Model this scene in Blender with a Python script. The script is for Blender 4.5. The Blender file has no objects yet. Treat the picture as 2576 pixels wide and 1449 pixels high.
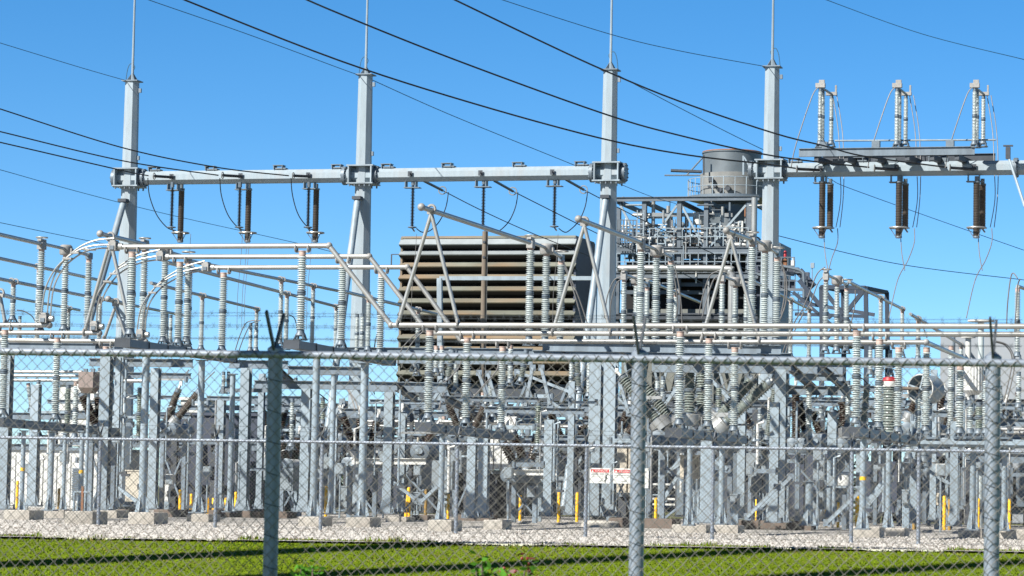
import bpy, math, random
import numpy as np
from mathutils import Vector, Matrix
random.seed(7)
V = Vector
rad = math.radians
SC = bpy.context.scene
COL = SC.collection

# ------------------------------------------------------------------ camera model (site survey: pixel + row distance -> point)
FPX, CX, CY = 7300.0, 1288.0, 724.5
PITCH, ROLL, EYE, ROT = math.atan(512.5 / 7300.0), rad(1.1), 0.96, rad(15.5)
_u0 = V((0, -math.sin(PITCH), math.cos(PITCH))); _r0 = V((1, 0, 0))
FW = V((0, math.cos(PITCH), math.sin(PITCH)))
RT = _r0 * math.cos(ROLL) + _u0 * math.sin(ROLL)
UP = -_r0 * math.sin(ROLL) + _u0 * math.cos(ROLL)
EP = V((0, 0, EYE))
R = V((math.sin(ROT), math.cos(ROT), 0))      # station axis running away
C = V((math.cos(ROT), -math.sin(ROT), 0))     # station axis running across
Z = V((0, 0, 1))
def ray(x, y): return FW * FPX + RT * (x - CX) + UP * (CY - y)
def pt(x, y, q):
    v = ray(x, y); return EP + v * (q / v.dot(R))
def proj(p):
    d = p - EP; k = FPX / d.dot(FW); return CX + d.dot(RT) * k, CY - d.dot(UP) * k
def gp(x, y):
    v = ray(x, y); return EP + v * (-EYE / v.z)
def gq(x, q, z=0.0):
    y = 1300.0
    for _ in range(6):
        p = pt(x, y, q); p.z = z; y = proj(p)[1]
    return p
def ppm(q): return FPX * math.cos(ROT) / q        # pixels per metre, about

cam = bpy.data.cameras.new('camera'); camo = bpy.data.objects.new('camera', cam); COL.objects.link(camo)
m = Matrix((RT, UP, -FW)).transposed().to_4x4(); m.translation = EP
camo.matrix_world = m
cam.sensor_width = 36; cam.lens = 36 * FPX / 2576; cam.clip_start = .5; cam.clip_end = 5000
cam.dof.use_dof = True; cam.dof.focus_distance = 92; cam.dof.aperture_fstop = 4.6
SC.camera = camo
SC.render.resolution_x, SC.render.resolution_y = 1024, 576

# ------------------------------------------------------------------ light
SUN_EL, SUN_AZ = rad(39), rad(50)     # sun behind the camera, to the left
w = bpy.data.worlds.new('World'); SC.world = w; w.use_nodes = True
nt = w.node_tree; bg = nt.nodes['Background']
sky = nt.nodes.new('ShaderNodeTexSky'); sky.sky_type = 'NISHITA'; sky.sun_disc = False
sky.sun_elevation = SUN_EL; sky.sun_rotation = math.pi + SUN_AZ
sky.air_density = 1.0; sky.dust_density = .25; sky.ozone_density = 3.0
tcw = nt.nodes.new('ShaderNodeTexCoord'); sx = nt.nodes.new('ShaderNodeSeparateXYZ'); cx_ = nt.nodes.new('ShaderNodeCombineXYZ')
ma = nt.nodes.new('ShaderNodeMath'); ma.operation = 'MULTIPLY_ADD'; ma.inputs[1].default_value = 1.65; ma.inputs[2].default_value = .045   # deep clear blue close to the horizon
nm_ = nt.nodes.new('ShaderNodeVectorMath'); nm_.operation = 'NORMALIZE'
nt.links.new(tcw.outputs['Generated'], sx.inputs[0]); nt.links.new(sx.outputs[0], cx_.inputs[0]); nt.links.new(sx.outputs[1], cx_.inputs[1])
nt.links.new(sx.outputs[2], ma.inputs[0]); nt.links.new(ma.outputs[0], cx_.inputs[2]); nt.links.new(cx_.outputs[0], nm_.inputs[0]); nt.links.new(nm_.outputs[0], sky.inputs[0])
hs = nt.nodes.new('ShaderNodeHueSaturation'); hs.inputs['Saturation'].default_value = 1.36; hs.inputs['Hue'].default_value = .5
nt.links.new(sky.outputs[0], hs.inputs['Color']); zr = nt.nodes.new('ShaderNodeMapRange'); zr.inputs['From Min'].default_value = .2; zr.inputs['From Max'].default_value = .65; zr.inputs['To Min'].default_value = 1; zr.inputs['To Max'].default_value = .28
nt.links.new(sx.outputs[2], zr.inputs['Value']); nt.links.new(zr.outputs[0], hs.inputs['Value']); nt.links.new(hs.outputs[0], bg.inputs[0])   # clear zenith darker than the horizon
bg.inputs[1].default_value = .087
sl = bpy.data.lights.new('sun', 'SUN'); sl.energy = 5.0; sl.angle = rad(.5); sl.color = (1, .965, .90)
so = bpy.data.objects.new('sun', sl); COL.objects.link(so)
sdir = V((-math.sin(SUN_AZ) * math.cos(SUN_EL), -math.cos(SUN_AZ) * math.cos(SUN_EL), math.sin(SUN_EL)))
so.rotation_euler = sdir.to_track_quat('Z', 'Y').to_euler(); so.location = sdir * 60
vs = SC.view_settings; vs.view_transform = 'Standard'; vs.look = 'None'; vs.exposure = 1.08; vs.gamma = 1

# ------------------------------------------------------------------ materials
KA = .62     # measured base colours for this exposure
def mat(name, col, rough=.55, metal=0.0, var=.18, scale=6.0, bump=0.0, spec=.5, dirt=None, dirt_amt=.0, stretch=None):
    col = tuple(c * KA for c in col)
    if dirt: dirt = tuple(c * KA for c in dirt)
    M = bpy.data.materials.new(name); M.use_nodes = True
    n = M.node_tree.nodes; l = M.node_tree.links; b = n['Principled BSDF']
    b.inputs['Roughness'].default_value = rough; b.inputs['Metallic'].default_value = metal
    b.inputs['Specular IOR Level'].default_value = spec
    tc = n.new('ShaderNodeTexCoord'); src = tc.outputs['Object']
    if stretch:
        mp = n.new('ShaderNodeMapping'); mp.inputs['Scale'].default_value = stretch
        l.new(src, mp.inputs['Vector']); src = mp.outputs[0]
    no = n.new('ShaderNodeTexNoise'); no.inputs['Scale'].default_value = scale; no.inputs['Detail'].default_value = 6
    no.inputs['Roughness'].default_value = .65
    l.new(src, no.inputs['Vector'])
    mr = n.new('ShaderNodeMapRange'); mr.inputs['From Min'].default_value = .3; mr.inputs['From Max'].default_value = .7
    mr.inputs['To Min'].default_value = 1 - var; mr.inputs['To Max'].default_value = 1 + var
    l.new(no.outputs['Fac'], mr.inputs['Value'])
    hv = n.new('ShaderNodeHueSaturation'); hv.inputs['Color'].default_value = (*col, 1)
    oi = n.new('ShaderNodeObjectInfo')
    mr2 = n.new('ShaderNodeMapRange'); mr2.inputs['To Min'].default_value = 1 - var * .6; mr2.inputs['To Max'].default_value = 1 + var * .6
    l.new(oi.outputs['Random'], mr2.inputs['Value'])
    mu = n.new('ShaderNodeMath'); mu.operation = 'MULTIPLY'
    l.new(mr.outputs[0], mu.inputs[0]); l.new(mr2.outputs[0], mu.inputs[1])
    l.new(mu.outputs[0], hv.inputs['Value'])
    out = hv.outputs[0]
    if dirt:
        n2 = n.new('ShaderNodeTexNoise'); n2.inputs['Scale'].default_value = scale * .35; n2.inputs['Detail'].default_value = 8
        l.new(src, n2.inputs['Vector'])
        m3 = n.new('ShaderNodeMapRange'); m3.inputs['From Min'].default_value = .48; m3.inputs['From Max'].default_value = .68
        m3.inputs['To Max'].default_value = dirt_amt
        l.new(n2.outputs['Fac'], m3.inputs['Value'])
        mx = n.new('ShaderNodeMix'); mx.data_type = 'RGBA'
        l.new(m3.outputs[0], mx.inputs['Factor']); l.new(out, mx.inputs[6]); mx.inputs[7].default_value = (*dirt, 1)
        out = mx.outputs[2]
    l.new(out, b.inputs['Base Color'])
    if bump:
        bp = n.new('ShaderNodeBump'); bp.inputs['Strength'].default_value = bump; bp.inputs['Distance'].default_value = .02
        l.new(no.outputs['Fac'], bp.inputs['Height']); l.new(bp.outputs[0], b.inputs['Normal'])
    return M
GALV = mat('galvanised_steel', (.35, .43, .485), .5, .1, .18, 5, 0, .5, (.25, .285, .31), .6, (1, 1, .22))
GALV2 = mat('weathered_steel', (.21, .265, .315), .55, .1, .22, 4, 0, .5, (.11, .13, .15), .6, (1, 1, .3))
DKST = mat('dark_steel', (.055, .066, .082), .55, .1, .25, 4)
POLE = mat('pole_zinc', (.39, .47, .52), .55, .1, .10, 2.5, 0, .4, (.40, .42, .43), .5, (3, 3, .6))
ALU = mat('aluminium', (.56, .56, .53), .38, .55, .10, 3, 0, .5, (.42, .38, .32), .35)
ALUB = mat('cast_aluminium', (.40, .39, .37), .6, .2, .2, 12)
PORC = mat('white_porcelain', (.66, .725, .71), .25, 0, .16, 3)
PORG = mat('grey_porcelain', (.26, .30, .275), .25, 0, .10, 3)
PORGG = mat('pale_green_porcelain', (.30, .35, .30), .25, 0, .08, 3)
PORB = mat('brown_porcelain', (.060, .042, .032), .3, 0, .2, 3)
POLY = mat('dark_polymer', (.035, .036, .040), .5, 0, .2, 3)
POLYB = mat('brown_polymer', (.085, .068, .055), .45, 0, .2, 3)
CAPP = mat('pink_cap', (.60, .44, .37), .6, 0, .12, 8)
GREYC = mat('grey_casting', (.18, .225, .265), .5, .2, .15, 8)
WIRE = mat('dark_conductor', (.028, .027, .026), .6, .2, .2, 2)
WIREB = mat('thin_guard_wire', (.03, .15, .28), .6, .1, .2, 2)
LEAD = mat('grey_lead', (.30, .29, .28), .5, .3, .2, 3)
CONC = mat('concrete', (.60, .56, .49), .9, 0, .16, 3, .5, .2, (.34, .30, .26), .6)
CONB = mat('brown_concrete', (.22, .175, .145), .9, 0, .2, 3, .5, .2)  # darker concrete tone that puts shade into the kerb walls
YEL = mat('yellow_paint', (1.25, .68, .01), .5, 0, .08, 5, 0, .4, (.55, .32, .05), .35)
OCH = mat('ochre_paint', (.42, .25, .045), .7, 0, .15, 5)
WHITE = mat('white_panel', (.78, .78, .74), .55, 0, .06, 2, 0, .4, (.6, .58, .52), .4)
CREAM = mat('cream_panel', (.62, .56, .45), .6, 0, .08, 2)
NAVY = mat('navy_shade', (.052, .066, .10), .5, 0, .15, 1.5)  # navy tone carrying the shade of shadowed walls and dark gaps
CAB = mat('cabinet_paint', (.28, .33, .36), .5, 0, .10, 3)
RED = mat('red_paint', (.50, .02, .03), .4, 0, .05, 3)
STBL = mat('blue_grey_steel', (.13, .16, .19), .55, .1, .2, 2)
BLACK = mat('shade_black', (.012, .012, .013), .9, 0, .2, 1)  # painted shade for recesses behind the louvres and boiler frame
LOUV = mat('louvre_steel', (.245, .25, .205), .6, .1, .28, .9, 0, .4, (.42, .20, .06), .75, (.35, .35, 1.2))
SHEET = mat('stack_sheet', (.17, .205, .225), .5, .25, .22, .8, 0, .5, (.16, .18, .20), .6)
RUST = mat('rust', (.30, .13, .06), .8, 0, .25, 4)
SILV = mat('silver_pipe', (.50, .505, .49), .4, .45, .12, 2)
WOOD = mat('pole_wood', (.23, .19, .15), .9, 0, .25, 4, .3, .2, None, 0, (6, 6, .4))
BOXB = mat('brown_box', (.34, .27, .24), .8, 0, .22, 9)
FENCE = mat('fence_zinc', (.33, .38, .45), .5, .25, .08, 14)
FENW = mat('fence_wire', (.27, .255, .235), .6, .2, .15, 6)
PALE = mat('pale_wall', (.36, .39, .42), .7, 0, .05, .6)
SIGNW = mat('sign_white', (.80, .80, .74), .5, 0, .03, 5)
SIGNR = mat('sign_red', (.62, .03, .03), .5, 0, .04, 5)
INK = mat('sign_ink', (.05, .06, .055), .7, 0, .1, 5)
GLASS = mat('dark_glass', (.02, .025, .03), .1, 0, .1, 3)

def ground_mat(name, c1, c2, c3, s1, s2, bump, cell=0.0):
    c1, c2, c3 = (tuple(c * KA for c in k) for k in (c1, c2, c3))
    M = bpy.data.materials.new(name); M.use_nodes = True
    n = M.node_tree.nodes; l = M.node_tree.links; b = n['Principled BSDF']; b.inputs['Roughness'].default_value = .95
    b.inputs['Specular IOR Level'].default_value = .15
    tc = n.new('ShaderNodeTexCoord')
    a = n.new('ShaderNodeTexNoise'); a.inputs['Scale'].default_value = s1; a.inputs['Detail'].default_value = 8
    l.new(tc.outputs['Object'], a.inputs['Vector'])
    cr = n.new('ShaderNodeValToRGB'); e = cr.color_ramp.elements; a.inputs['Roughness'].default_value = .7
    e[0].position, e[1].position = .33, .67; e[0].color, e[1].color = (*c1, 1), (*c2, 1)
    l.new(a.outputs['Fac'], cr.inputs[0])
    v = n.new('ShaderNodeTexVoronoi'); v.inputs['Scale'].default_value = s2
    l.new(tc.outputs['Object'], v.inputs['Vector'])
    sp = n.new('ShaderNodeSeparateColor'); l.new(v.outputs['Color'], sp.inputs[0])
    mx = n.new('ShaderNodeMix'); mx.data_type = 'RGBA'
    m1 = n.new('ShaderNodeMapRange'); m1.inputs['From Min'].default_value = .55; m1.inputs['To Max'].default_value = .8
    l.new(sp.outputs[0], m1.inputs['Value']); l.new(m1.outputs[0], mx.inputs['Factor'])
    l.new(cr.outputs[0], mx.inputs[6]); mx.inputs[7].default_value = (*c3, 1)
    l.new(mx.outputs[2], b.inputs['Base Color'])
    bp = n.new('ShaderNodeBump'); bp.inputs['Strength'].default_value = bump; bp.inputs['Distance'].default_value = .05
    l.new(v.outputs['Distance'], bp.inputs['Height']); bp.invert = True
    l.new(bp.outputs[0], b.inputs['Normal'])
    return M
GRAV = ground_mat('gravel_stones', (.50, .47, .42), (.78, .74, .685), (.38, .34, .29), .5, 21, .6)
TURF = ground_mat('turf', (.15, .205, .004), (.20, .275, .006), (.10, .15, .003), .8, 22, .35)
FARG = ground_mat('far_ground', (.13, .15, .04), (.20, .21, .08), (.28, .26, .2), .15, 2, .3)

# ------------------------------------------------------------------ mesh builder (world coordinates)
class MB:
    def __init__(s): s.v = []; s.f = []
    def add(s, vs, fs):
        o = len(s.v); s.v += [tuple(p) for p in vs]; s.f += [tuple(i + o for i in f) for f in fs]; return s
    def box(s, c, sx, sy, sz, ax=None):
        a, b, d = ax or (C, R, Z); c = V(c)
        vs = [c + a * (i * sx / 2) + b * (j * sy / 2) + d * (k * sz / 2) for k in (-1, 1) for j in (-1, 1) for i in (-1, 1)]
        return s.add(vs, [(0, 2, 3, 1), (4, 5, 7, 6), (0, 1, 5, 4), (2, 6, 7, 3), (0, 4, 6, 2), (1, 3, 7, 5)])
    def bar(s, p0, p1, w, h, up=None):
        p0, p1 = V(p0), V(p1); d = (p1 - p0); L = d.length; d.normalize()
        u = V(up) if up else Z
        if abs(d.dot(u)) > .98: u = R
        a = d.cross(u).normalized(); u = a.cross(d).normalized()
        return s.box((p0 + p1) / 2, w, L, h, (a, d, u))
    def ibeam(s, p0, p1, h, w, t=.02, up=None):
        p0, p1 = V(p0), V(p1); d = (p1 - p0); L = d.length; d.normalize()
        u = V(up) if up else Z
        if abs(d.dot(u)) > .98: u = R
        a = d.cross(u).normalized(); u = a.cross(d).normalized(); c = (p0 + p1) / 2; ax = (a, d, u)
        s.box(c + u * (h / 2 - t / 2), w, L, t, ax); s.box(c - u * (h / 2 - t / 2), w, L, t, ax)
        return s.box(c, t, L, h - 2 * t, ax)
    def tube(s, pts, r, n=8, caps=True):
        pts = [V(p) for p in pts]; N = len(pts)
        rs = r if isinstance(r, (list, tuple)) else [r] * N
        t0 = (pts[1] - pts[0]).normalized()
        a = t0.cross(Z) if abs(t0.z) < .95 else t0.cross(V((0, 1, 0))); a.normalize()
        vs = []
        for i in range(N):
            t = (pts[min(i + 1, N - 1)] - pts[max(i - 1, 0)]).normalized()
            a = (a - t * a.dot(t)).normalized(); b = t.cross(a)
            for k in range(n):
                th = 2 * math.pi * (k + .5) / n
                vs.append(pts[i] + (a * math.cos(th) + b * math.sin(th)) * rs[i])
        fs = [(i * n + k, i * n + (k + 1) % n, (i + 1) * n + (k + 1) % n, (i + 1) * n + k) for i in range(N - 1) for k in range(n)]
        if caps: fs += [tuple(range(n - 1, -1, -1)), tuple((N - 1) * n + k for k in range(n))]
        return s.add(vs, fs)
    def lathe(s, prof, base=(0, 0, 0), axis=Z, n=16, ph=.5):
        base = V(base); t = V(axis).normalized()
        a = t.cross(V((0, 1, 0))) if abs(t.y) < .9 else t.cross(Z); a.normalize(); b = t.cross(a)
        vs = []
        for (r_, z_) in prof:
            for k in range(n):
                th = 2 * math.pi * (k + ph) / n
                vs.append(base + t * z_ + (a * math.cos(th) + b * math.sin(th)) * r_)
        N = len(prof)
        fs = [(i * n + k, i * n + (k + 1) % n, (i + 1) * n + (k + 1) % n, (i + 1) * n + k) for i in range(N - 1) for k in range(n)]
        fs += [tuple(range(n - 1, -1, -1)), tuple((N - 1) * n + k for k in range(n))]
        return s.add(vs, fs)
    def ball(s, c, r, n=12):
        pr = [(max(r * math.sin(math.pi * i / 8), .001), -r * math.cos(math.pi * i / 8)) for i in range(9)]
        return s.lathe(pr, c, Z, n)
    def torus(s, c, R_, r, axis=Z, n=24, m_=6):
        t = V(axis).normalized(); a = t.cross(V((0, 1, 0))) if abs(t.y) < .9 else t.cross(Z); a.normalize(); b = t.cross(a); c = V(c)
        vs = []
        for i in range(n):
            e = a * math.cos(2 * math.pi * i / n) + b * math.sin(2 * math.pi * i / n)
            for k in range(m_):
                th = 2 * math.pi * k / m_; vs.append(c + e * (R_ + r * math.cos(th)) + t * (r * math.sin(th)))
        return s.add(vs, [(i * m_ + k, ((i + 1) % n) * m_ + k, ((i + 1) % n) * m_ + (k + 1) % m_, i * m_ + (k + 1) % m_) for i in range(n) for k in range(m_)])
    def prism(s, poly, d):       # polygon of world points extruded by vector d
        n = len(poly); d = V(d); vs = [V(p) for p in poly] + [V(p) + d for p in poly]
        fs = [tuple(range(n)), tuple(range(2 * n - 1, n - 1, -1))] + [(i, i + n, (i + 1) % n + n, (i + 1) % n) for i in range(n)]
        return s.add(vs, fs)
    def mesh(s, name, M, inv=None, smooth=True, ang=38):
        me = bpy.data.meshes.new(name)
        vs = [inv @ V(p) for p in s.v] if inv is not None else s.v
        me.from_pydata(vs, [], s.f); me.materials.append(M)
        if smooth:
            me.polygons.foreach_set('use_smooth', [True] * len(me.polygons)); me.set_sharp_from_angle(angle=rad(ang))
        me.update(); return me

MATS = {}
def setprops(o, label, cat, group=None, kind=None):
    if label: o['label'] = label
    if cat: o['category'] = cat
    if group: o['group'] = group
    if kind: o['kind'] = kind
def thing(name, label, cat, loc, group=None, rot=None):
    o = bpy.data.objects.new(name, None); COL.objects.link(o); o.empty_display_size = .2
    loc = V(loc); o.location = loc
    if rot is None: rot = Matrix.Rotation(-ROT, 4, 'Z')
    o.rotation_mode = 'QUATERNION'; o.rotation_quaternion = rot.to_quaternion()
    MATS[o.name] = Matrix.Translation(loc) @ rot
    setprops(o, label, cat, group); return o
def part(name, mb, M, parent, label=None, smooth=True, top=None):
    me = mb.mesh(name, M, MATS[(top or parent).name].inverted(), smooth)
    o = bpy.data.objects.new(name, me); COL.objects.link(o); o.parent = parent
    MATS[o.name] = MATS[(top or parent).name]
    if label: o['label'] = label
    return o
def single(name, mb, M, label, cat, loc, group=None, kind=None, smooth=True):
    loc = V(loc); me = mb.mesh(name, M, Matrix.Translation(-loc), smooth)
    o = bpy.data.objects.new(name, me); COL.objects.link(o); o.location = loc
    setprops(o, label, cat, group, kind); return o
ORD = 'first second third fourth fifth sixth seventh eighth ninth tenth eleventh twelfth thirteenth fourteenth fifteenth sixteenth seventeenth eighteenth nineteenth twentieth'.split()
TEN = ['', '', 'twenty', 'thirty', 'forty', 'fifty', 'sixty', 'seventy', 'eighty', 'ninety']
def ordn(i):
    i += 1
    if i <= 20: return ORD[i - 1]
    if i % 10 == 0: return TEN[i // 10][:-1] + 'ieth'
    return TEN[i // 10] + ('-' + ORD[i % 10 - 1] if i % 10 else '')
FAM = {}
def fam(o, tmpl, x): FAM.setdefault(tmpl, []).append((x, o))      # tmpl carries {o}
def finish_labels():
    for t, L in FAM.items():
        L.sort(key=lambda e: e[0])
        n = len(L)
        for i, (x, o) in enumerate(L):
            if n == 1: o['label'] = t.replace(', {o}', '').replace('{o} ', ''); continue
            o['label'] = t.replace('{o}', 'leftmost' if i == 0 else ('rightmost' if i == n - 1 else ordn(i) + ' from left'))

# ------------------------------------------------------------------ setting: ground
def sheet(name, poly, M, z, label=None):
    me = bpy.data.meshes.new(name); me.from_pydata([(x, y, z) for x, y in poly], [], [tuple(range(len(poly)))]); me.materials.append(M)
    o = bpy.data.objects.new(name, me); COL.objects.link(o); o['kind'] = 'structure'; return o
sheet('ground', [(-1500, 60), (1500, 60), (1500, 3000), (-1500, 3000)], FARG, -.012)
eL, eR = gp(-400, 1341), gp(2976, 1392)
def edge_pts(n=240):
    out = []
    for i in range(n + 1):
        u = i / n; p = eL.lerp(eR, u)
        d = .35 * math.sin(u * 23) + .22 * math.sin(u * 61 + 1) + random.uniform(-.22, .22)
        out.append((p.x, p.y + d))
    return out
EDGE = edge_pts()
def edge_y(x): return eL.y + (eR.y - eL.y) * (x - eL.x) / (eR.x - eL.x)
def lawn_z(x, y):
    d = edge_y(x) - y
    if d <= 0: return 0.0
    z = -.085 * min(d, 20)
    if d > 34: z += min(.9, (d - 34) * .05)
    return z
def lawn_sheet():
    xs = [e[0] for e in EDGE]; vs = []; fs = []; ds = [0, .5, 1, 2, 4, 8, 14, 20, 26, 34, 44, 52, 80]
    xs = [-70] + xs + [80]; ys = [edge_y(-70)] + [e[1] for e in EDGE] + [edge_y(80)]; n = len(xs)
    for d in ds:
        for x, y in zip(xs, ys): yy = (y if d == 0 else edge_y(x)) - d; vs.append((x, yy, lawn_z(x, yy)))
    for i in range(len(ds) - 1):
        for k in range(n - 1): fs.append((i * n + k, (i + 1) * n + k, (i + 1) * n + k + 1, i * n + k + 1))
    me = bpy.data.meshes.new('lawn'); me.from_pydata(vs, [], fs); me.materials.append(TURF)
    o = bpy.data.objects.new('lawn', me); COL.objects.link(o); o['kind'] = 'structure'
lawn_sheet()
sheet('gravel', [(-70, edge_y(-70) - .6), (80, edge_y(80) - .6), (80, 118), (-70, 118)], GRAV, -.006)
def glawn(x, y):
    v = ray(x, y); lo, hi = 20 / v.y, 70 / v.y
    for _ in range(50):
        m_ = (lo + hi) / 2; p = EP + v * m_
        if p.z > lawn_z(p.x, p.y): lo = m_
        else: hi = m_
    return EP + v * lo
def scatter_grass():
    rng = np.random.default_rng(3); N = 120000
    y = 40 + 17 * rng.random(N) ** .9; x = (rng.random(N) - .5) * 2 * (.19 * y + 1)
    ex = np.array([e[0] for e in EDGE]); ey = np.array([e[1] for e in EDGE])
    k = y < np.interp(x, ex, ey) + .12; x, y = x[k], y[k]
    cl = np.sin(x * 1.7 + np.sin(y * .9) * 2) * np.sin(y * 1.1 + x * .4)
    h = (.012 + .022 * rng.random(len(x)) ** 1.5) * (1 + .4 * cl); wd = .010 + .010 * rng.random(len(x))
    d_ = np.clip(eL.y + (eR.y - eL.y) * (x - eL.x) / (eR.x - eL.x) - y, 0, 20); zz = -.085 * d_
    a = rng.random(len(x)) * 6.283; ln = .05 * (rng.random(len(x)) - .5); ln2 = .05 * (rng.random(len(x)) - .5)
    ed = np.interp(x, ex, ey) - y; tuft = (np.sin(x * 2.3) + np.sin(x * 5.1 + 1) + np.sin(x * 11.7)) > 1.0
    h = h * np.where((ed < .5) & tuft, 3.2, np.where(ed < .5, 1.4, 1.0))
    pat = np.sin(x * .9 + 2 * np.sin(y * .5)) + np.sin(x * .37 - y * .8) + np.sin(x * 2.1 + y * 1.3) * .6
    n = len(x); co = np.zeros((n, 3, 3))
    co[:, 0] = np.stack([x - wd * np.cos(a), y - wd * np.sin(a), zz], 1)
    co[:, 1] = np.stack([x + wd * np.cos(a), y + wd * np.sin(a), zz], 1)
    co[:, 2] = np.stack([x + ln, y + ln2, zz + h], 1)
    me = bpy.data.meshes.new('grass'); me.vertices.add(3 * n); me.vertices.foreach_set('co', co.ravel())
    me.loops.add(3 * n); me.loops.foreach_set('vertex_index', np.arange(3 * n)); me.polygons.add(n)
    me.polygons.foreach_set('loop_start', np.arange(n) * 3)
    mi = (rng.random(n) < .30 + .10 * pat).astype(int) + 2 * (rng.random(n) < np.where(ed < .6, .35, np.where(pat > 1.1, .30, .07))); mi = np.minimum(mi, 2)
    for nm, c in (('grass_blade', (.14, .215, .004)), ('grass_blade_light', (.195, .28, .007)), ('grass_blade_dry', (.24, .20, .06))):
        me.materials.append(mat(nm, c, .95, 0, .12, 1.2, 0, .1))
    me.polygons.foreach_set('material_index', mi); me.update(calc_edges=True); me.validate()
    o = bpy.data.objects.new('grass', me); COL.objects.link(o); setprops(o, 'mown bright green grass strip in front of the gravel', 'grass', None, 'stuff')
scatter_grass()
def scatter_stones():
    rng = np.random.default_rng(5); N = 26000
    y = 50 + 26 * rng.random(N) ** 1.3; x = (rng.random(N) - .5) * 2 * (.19 * y)
    ex = np.array([e[0] for e in EDGE]); ey = np.array([e[1] for e in EDGE])
    k = y > np.interp(x, ex, ey) - .1; x, y = x[k], y[k]; n = len(x)
    s = .014 + .026 * rng.random(n) ** 2
    base = np.array([(1, 0, .0), (-.5, .87, 0), (-.5, -.87, 0), (.1, .1, .9)])
    co = np.zeros((n, 4, 3)); th = rng.random(n) * 6.28; c, sn = np.cos(th), np.sin(th)
    for i in range(4):
        bx, by, bz = base[i]; jx = 1 + .4 * (rng.random(n) - .5)
        co[:, i, 0] = x + s * jx * (bx * c - by * sn); co[:, i, 1] = y + s * jx * (bx * sn + by * c); co[:, i, 2] = s * bz - .004
    f = np.array([(0, 1, 3), (1, 2, 3), (2, 0, 3)]); lo = (np.arange(n)[:, None, None] * 4 + f[None]).ravel()
    me = bpy.data.meshes.new('gravel_stones'); me.vertices.add(4 * n); me.vertices.foreach_set('co', co.ravel())
    me.loops.add(9 * n); me.loops.foreach_set('vertex_index', lo); me.polygons.add(3 * n); me.polygons.foreach_set('loop_start', np.arange(3 * n) * 3)
    mi = np.repeat((rng.random(n) < .3).astype(int), 3)
    me.materials.append(mat('pale_stone', (.76, .72, .66), .9, 0, .2, 3)); me.materials.append(mat('dim_stone', (.30, .26, .22), .9, 0, .2, 3))
    me.polygons.foreach_set('material_index', mi); me.update(calc_edges=True); me.validate()
    o = bpy.data.objects.new('loose_gravel', me); COL.objects.link(o); setprops(o, 'loose pale crushed stones covering the yard strip', 'gravel', None, 'stuff')
scatter_stones()

# ------------------------------------------------------------------ insulators (shared meshes)
PROTO = {}
def shed_profile(L, r_out, r_in, pitch):
    n = max(3, int(round(L / pitch))); p = L / n; pr = [(r_in, 0)]
    for i in range(n):
        z = i * p; k = 1.0 if i % 2 == 0 else .93
        pr += [(r_in, z + p * .22), (r_out * k, z + p * .30), (r_out * k, z + p * .42), (r_in * 1.15, z + p * .72)]
    pr.append((r_in, L)); return pr
def proto(kind, h):
    key = (kind, h)
    if key in PROTO: return PROTO[key]
    K = dict(post=(PORC, .131, .078, .056, 2), mid=(PORC, .113, .068, .054, 2), slim=(PORC, .096, .058, .053, 2), single=(PORC, .125, .075, .06, 1),
             grey=(PORG, .130, .08, .06, 2), green=(PORGG, .118, .072, .058, 2), wide=(PORG, .215, .165, .07, 1),
             bigb=(PORGG, .20, .13, .075, 1), bwhite=(PORG, .19, .13, .08, 2), brown=(PORB, .17, .11, .075, 1), brown2=(POLYB, .15, .10, .06, 1),
             hang=(POLY, .085, .035, .055, 1), hangb=(POLYB, .125, .10, .045, 1))[kind]
    M, ro, ri, pi_, st = K; out = []
    bell = kind in ('post', 'mid', 'grey', 'slim', 'green')
    z0 = .26 if bell else .05
    if bell:
        b = MB(); b.lathe([(.13, .10), (.145, .12), (.10, .20), (.10, z0)], n=14)
        for k in range(4):
            a = math.pi / 4 + k * math.pi / 2; d = V((math.cos(a), math.sin(a), 0))
            b.bar(d * .17, d * .115 + Z * .13, .035, .05)
        b.lathe([(.19, 0), (.19, .025)], n=8)
        out.append(('base_bell', b, GREYC))
    else:
        out.append(('flange', MB().lathe([(ri * 1.25, 0), (ri * 1.25, z0)], n=14), GREYC))
    ct = .13 if kind not in ('hang', 'hangb') else .05
    z1 = h - ct
    if st == 2:
        g = .13; half = (z1 - z0 - g) / 2
        out.append(('porcelain_stack', MB().lathe(shed_profile(half, ro, ri, pi_), (0, 0, z0), n=16), M))
        zc = z0 + half
        out.append(('collar', MB().lathe([(ri * 1.2, zc), (ri * 1.5, zc + .03), (ri * 1.5, zc + .055), (ri * 1.15, zc + .06), (ri * 1.5, zc + .075), (ri * 1.5, zc + .1), (ri * 1.2, zc + g)], n=14), GREYC))
        out.append(('porcelain_stack', MB().lathe(shed_profile(half, ro * .97, ri * .97, pi_), (0, 0, zc + g), n=16), M))
    else:
        out.append(('porcelain_stack' if M not in (POLY, POLYB) else 'polymer_sheds', MB().lathe(shed_profile(z1 - z0, ro, ri, pi_), (0, 0, z0), n=16), M))
    out.append(('cap', MB().lathe([(ri * 1.15, z1), (ri * 1.2, z1 + .02), (ri * 1.1, h - .03), (ri * 1.25, h - .02), (ri * 1.25, h)], n=14), CAPP if kind in ('post', 'mid') else GREYC))
    res = [(n_, b.mesh(n_, M_, None, True, 30), ) for n_, b, M_ in out]
    PROTO[key] = res; return res
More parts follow.
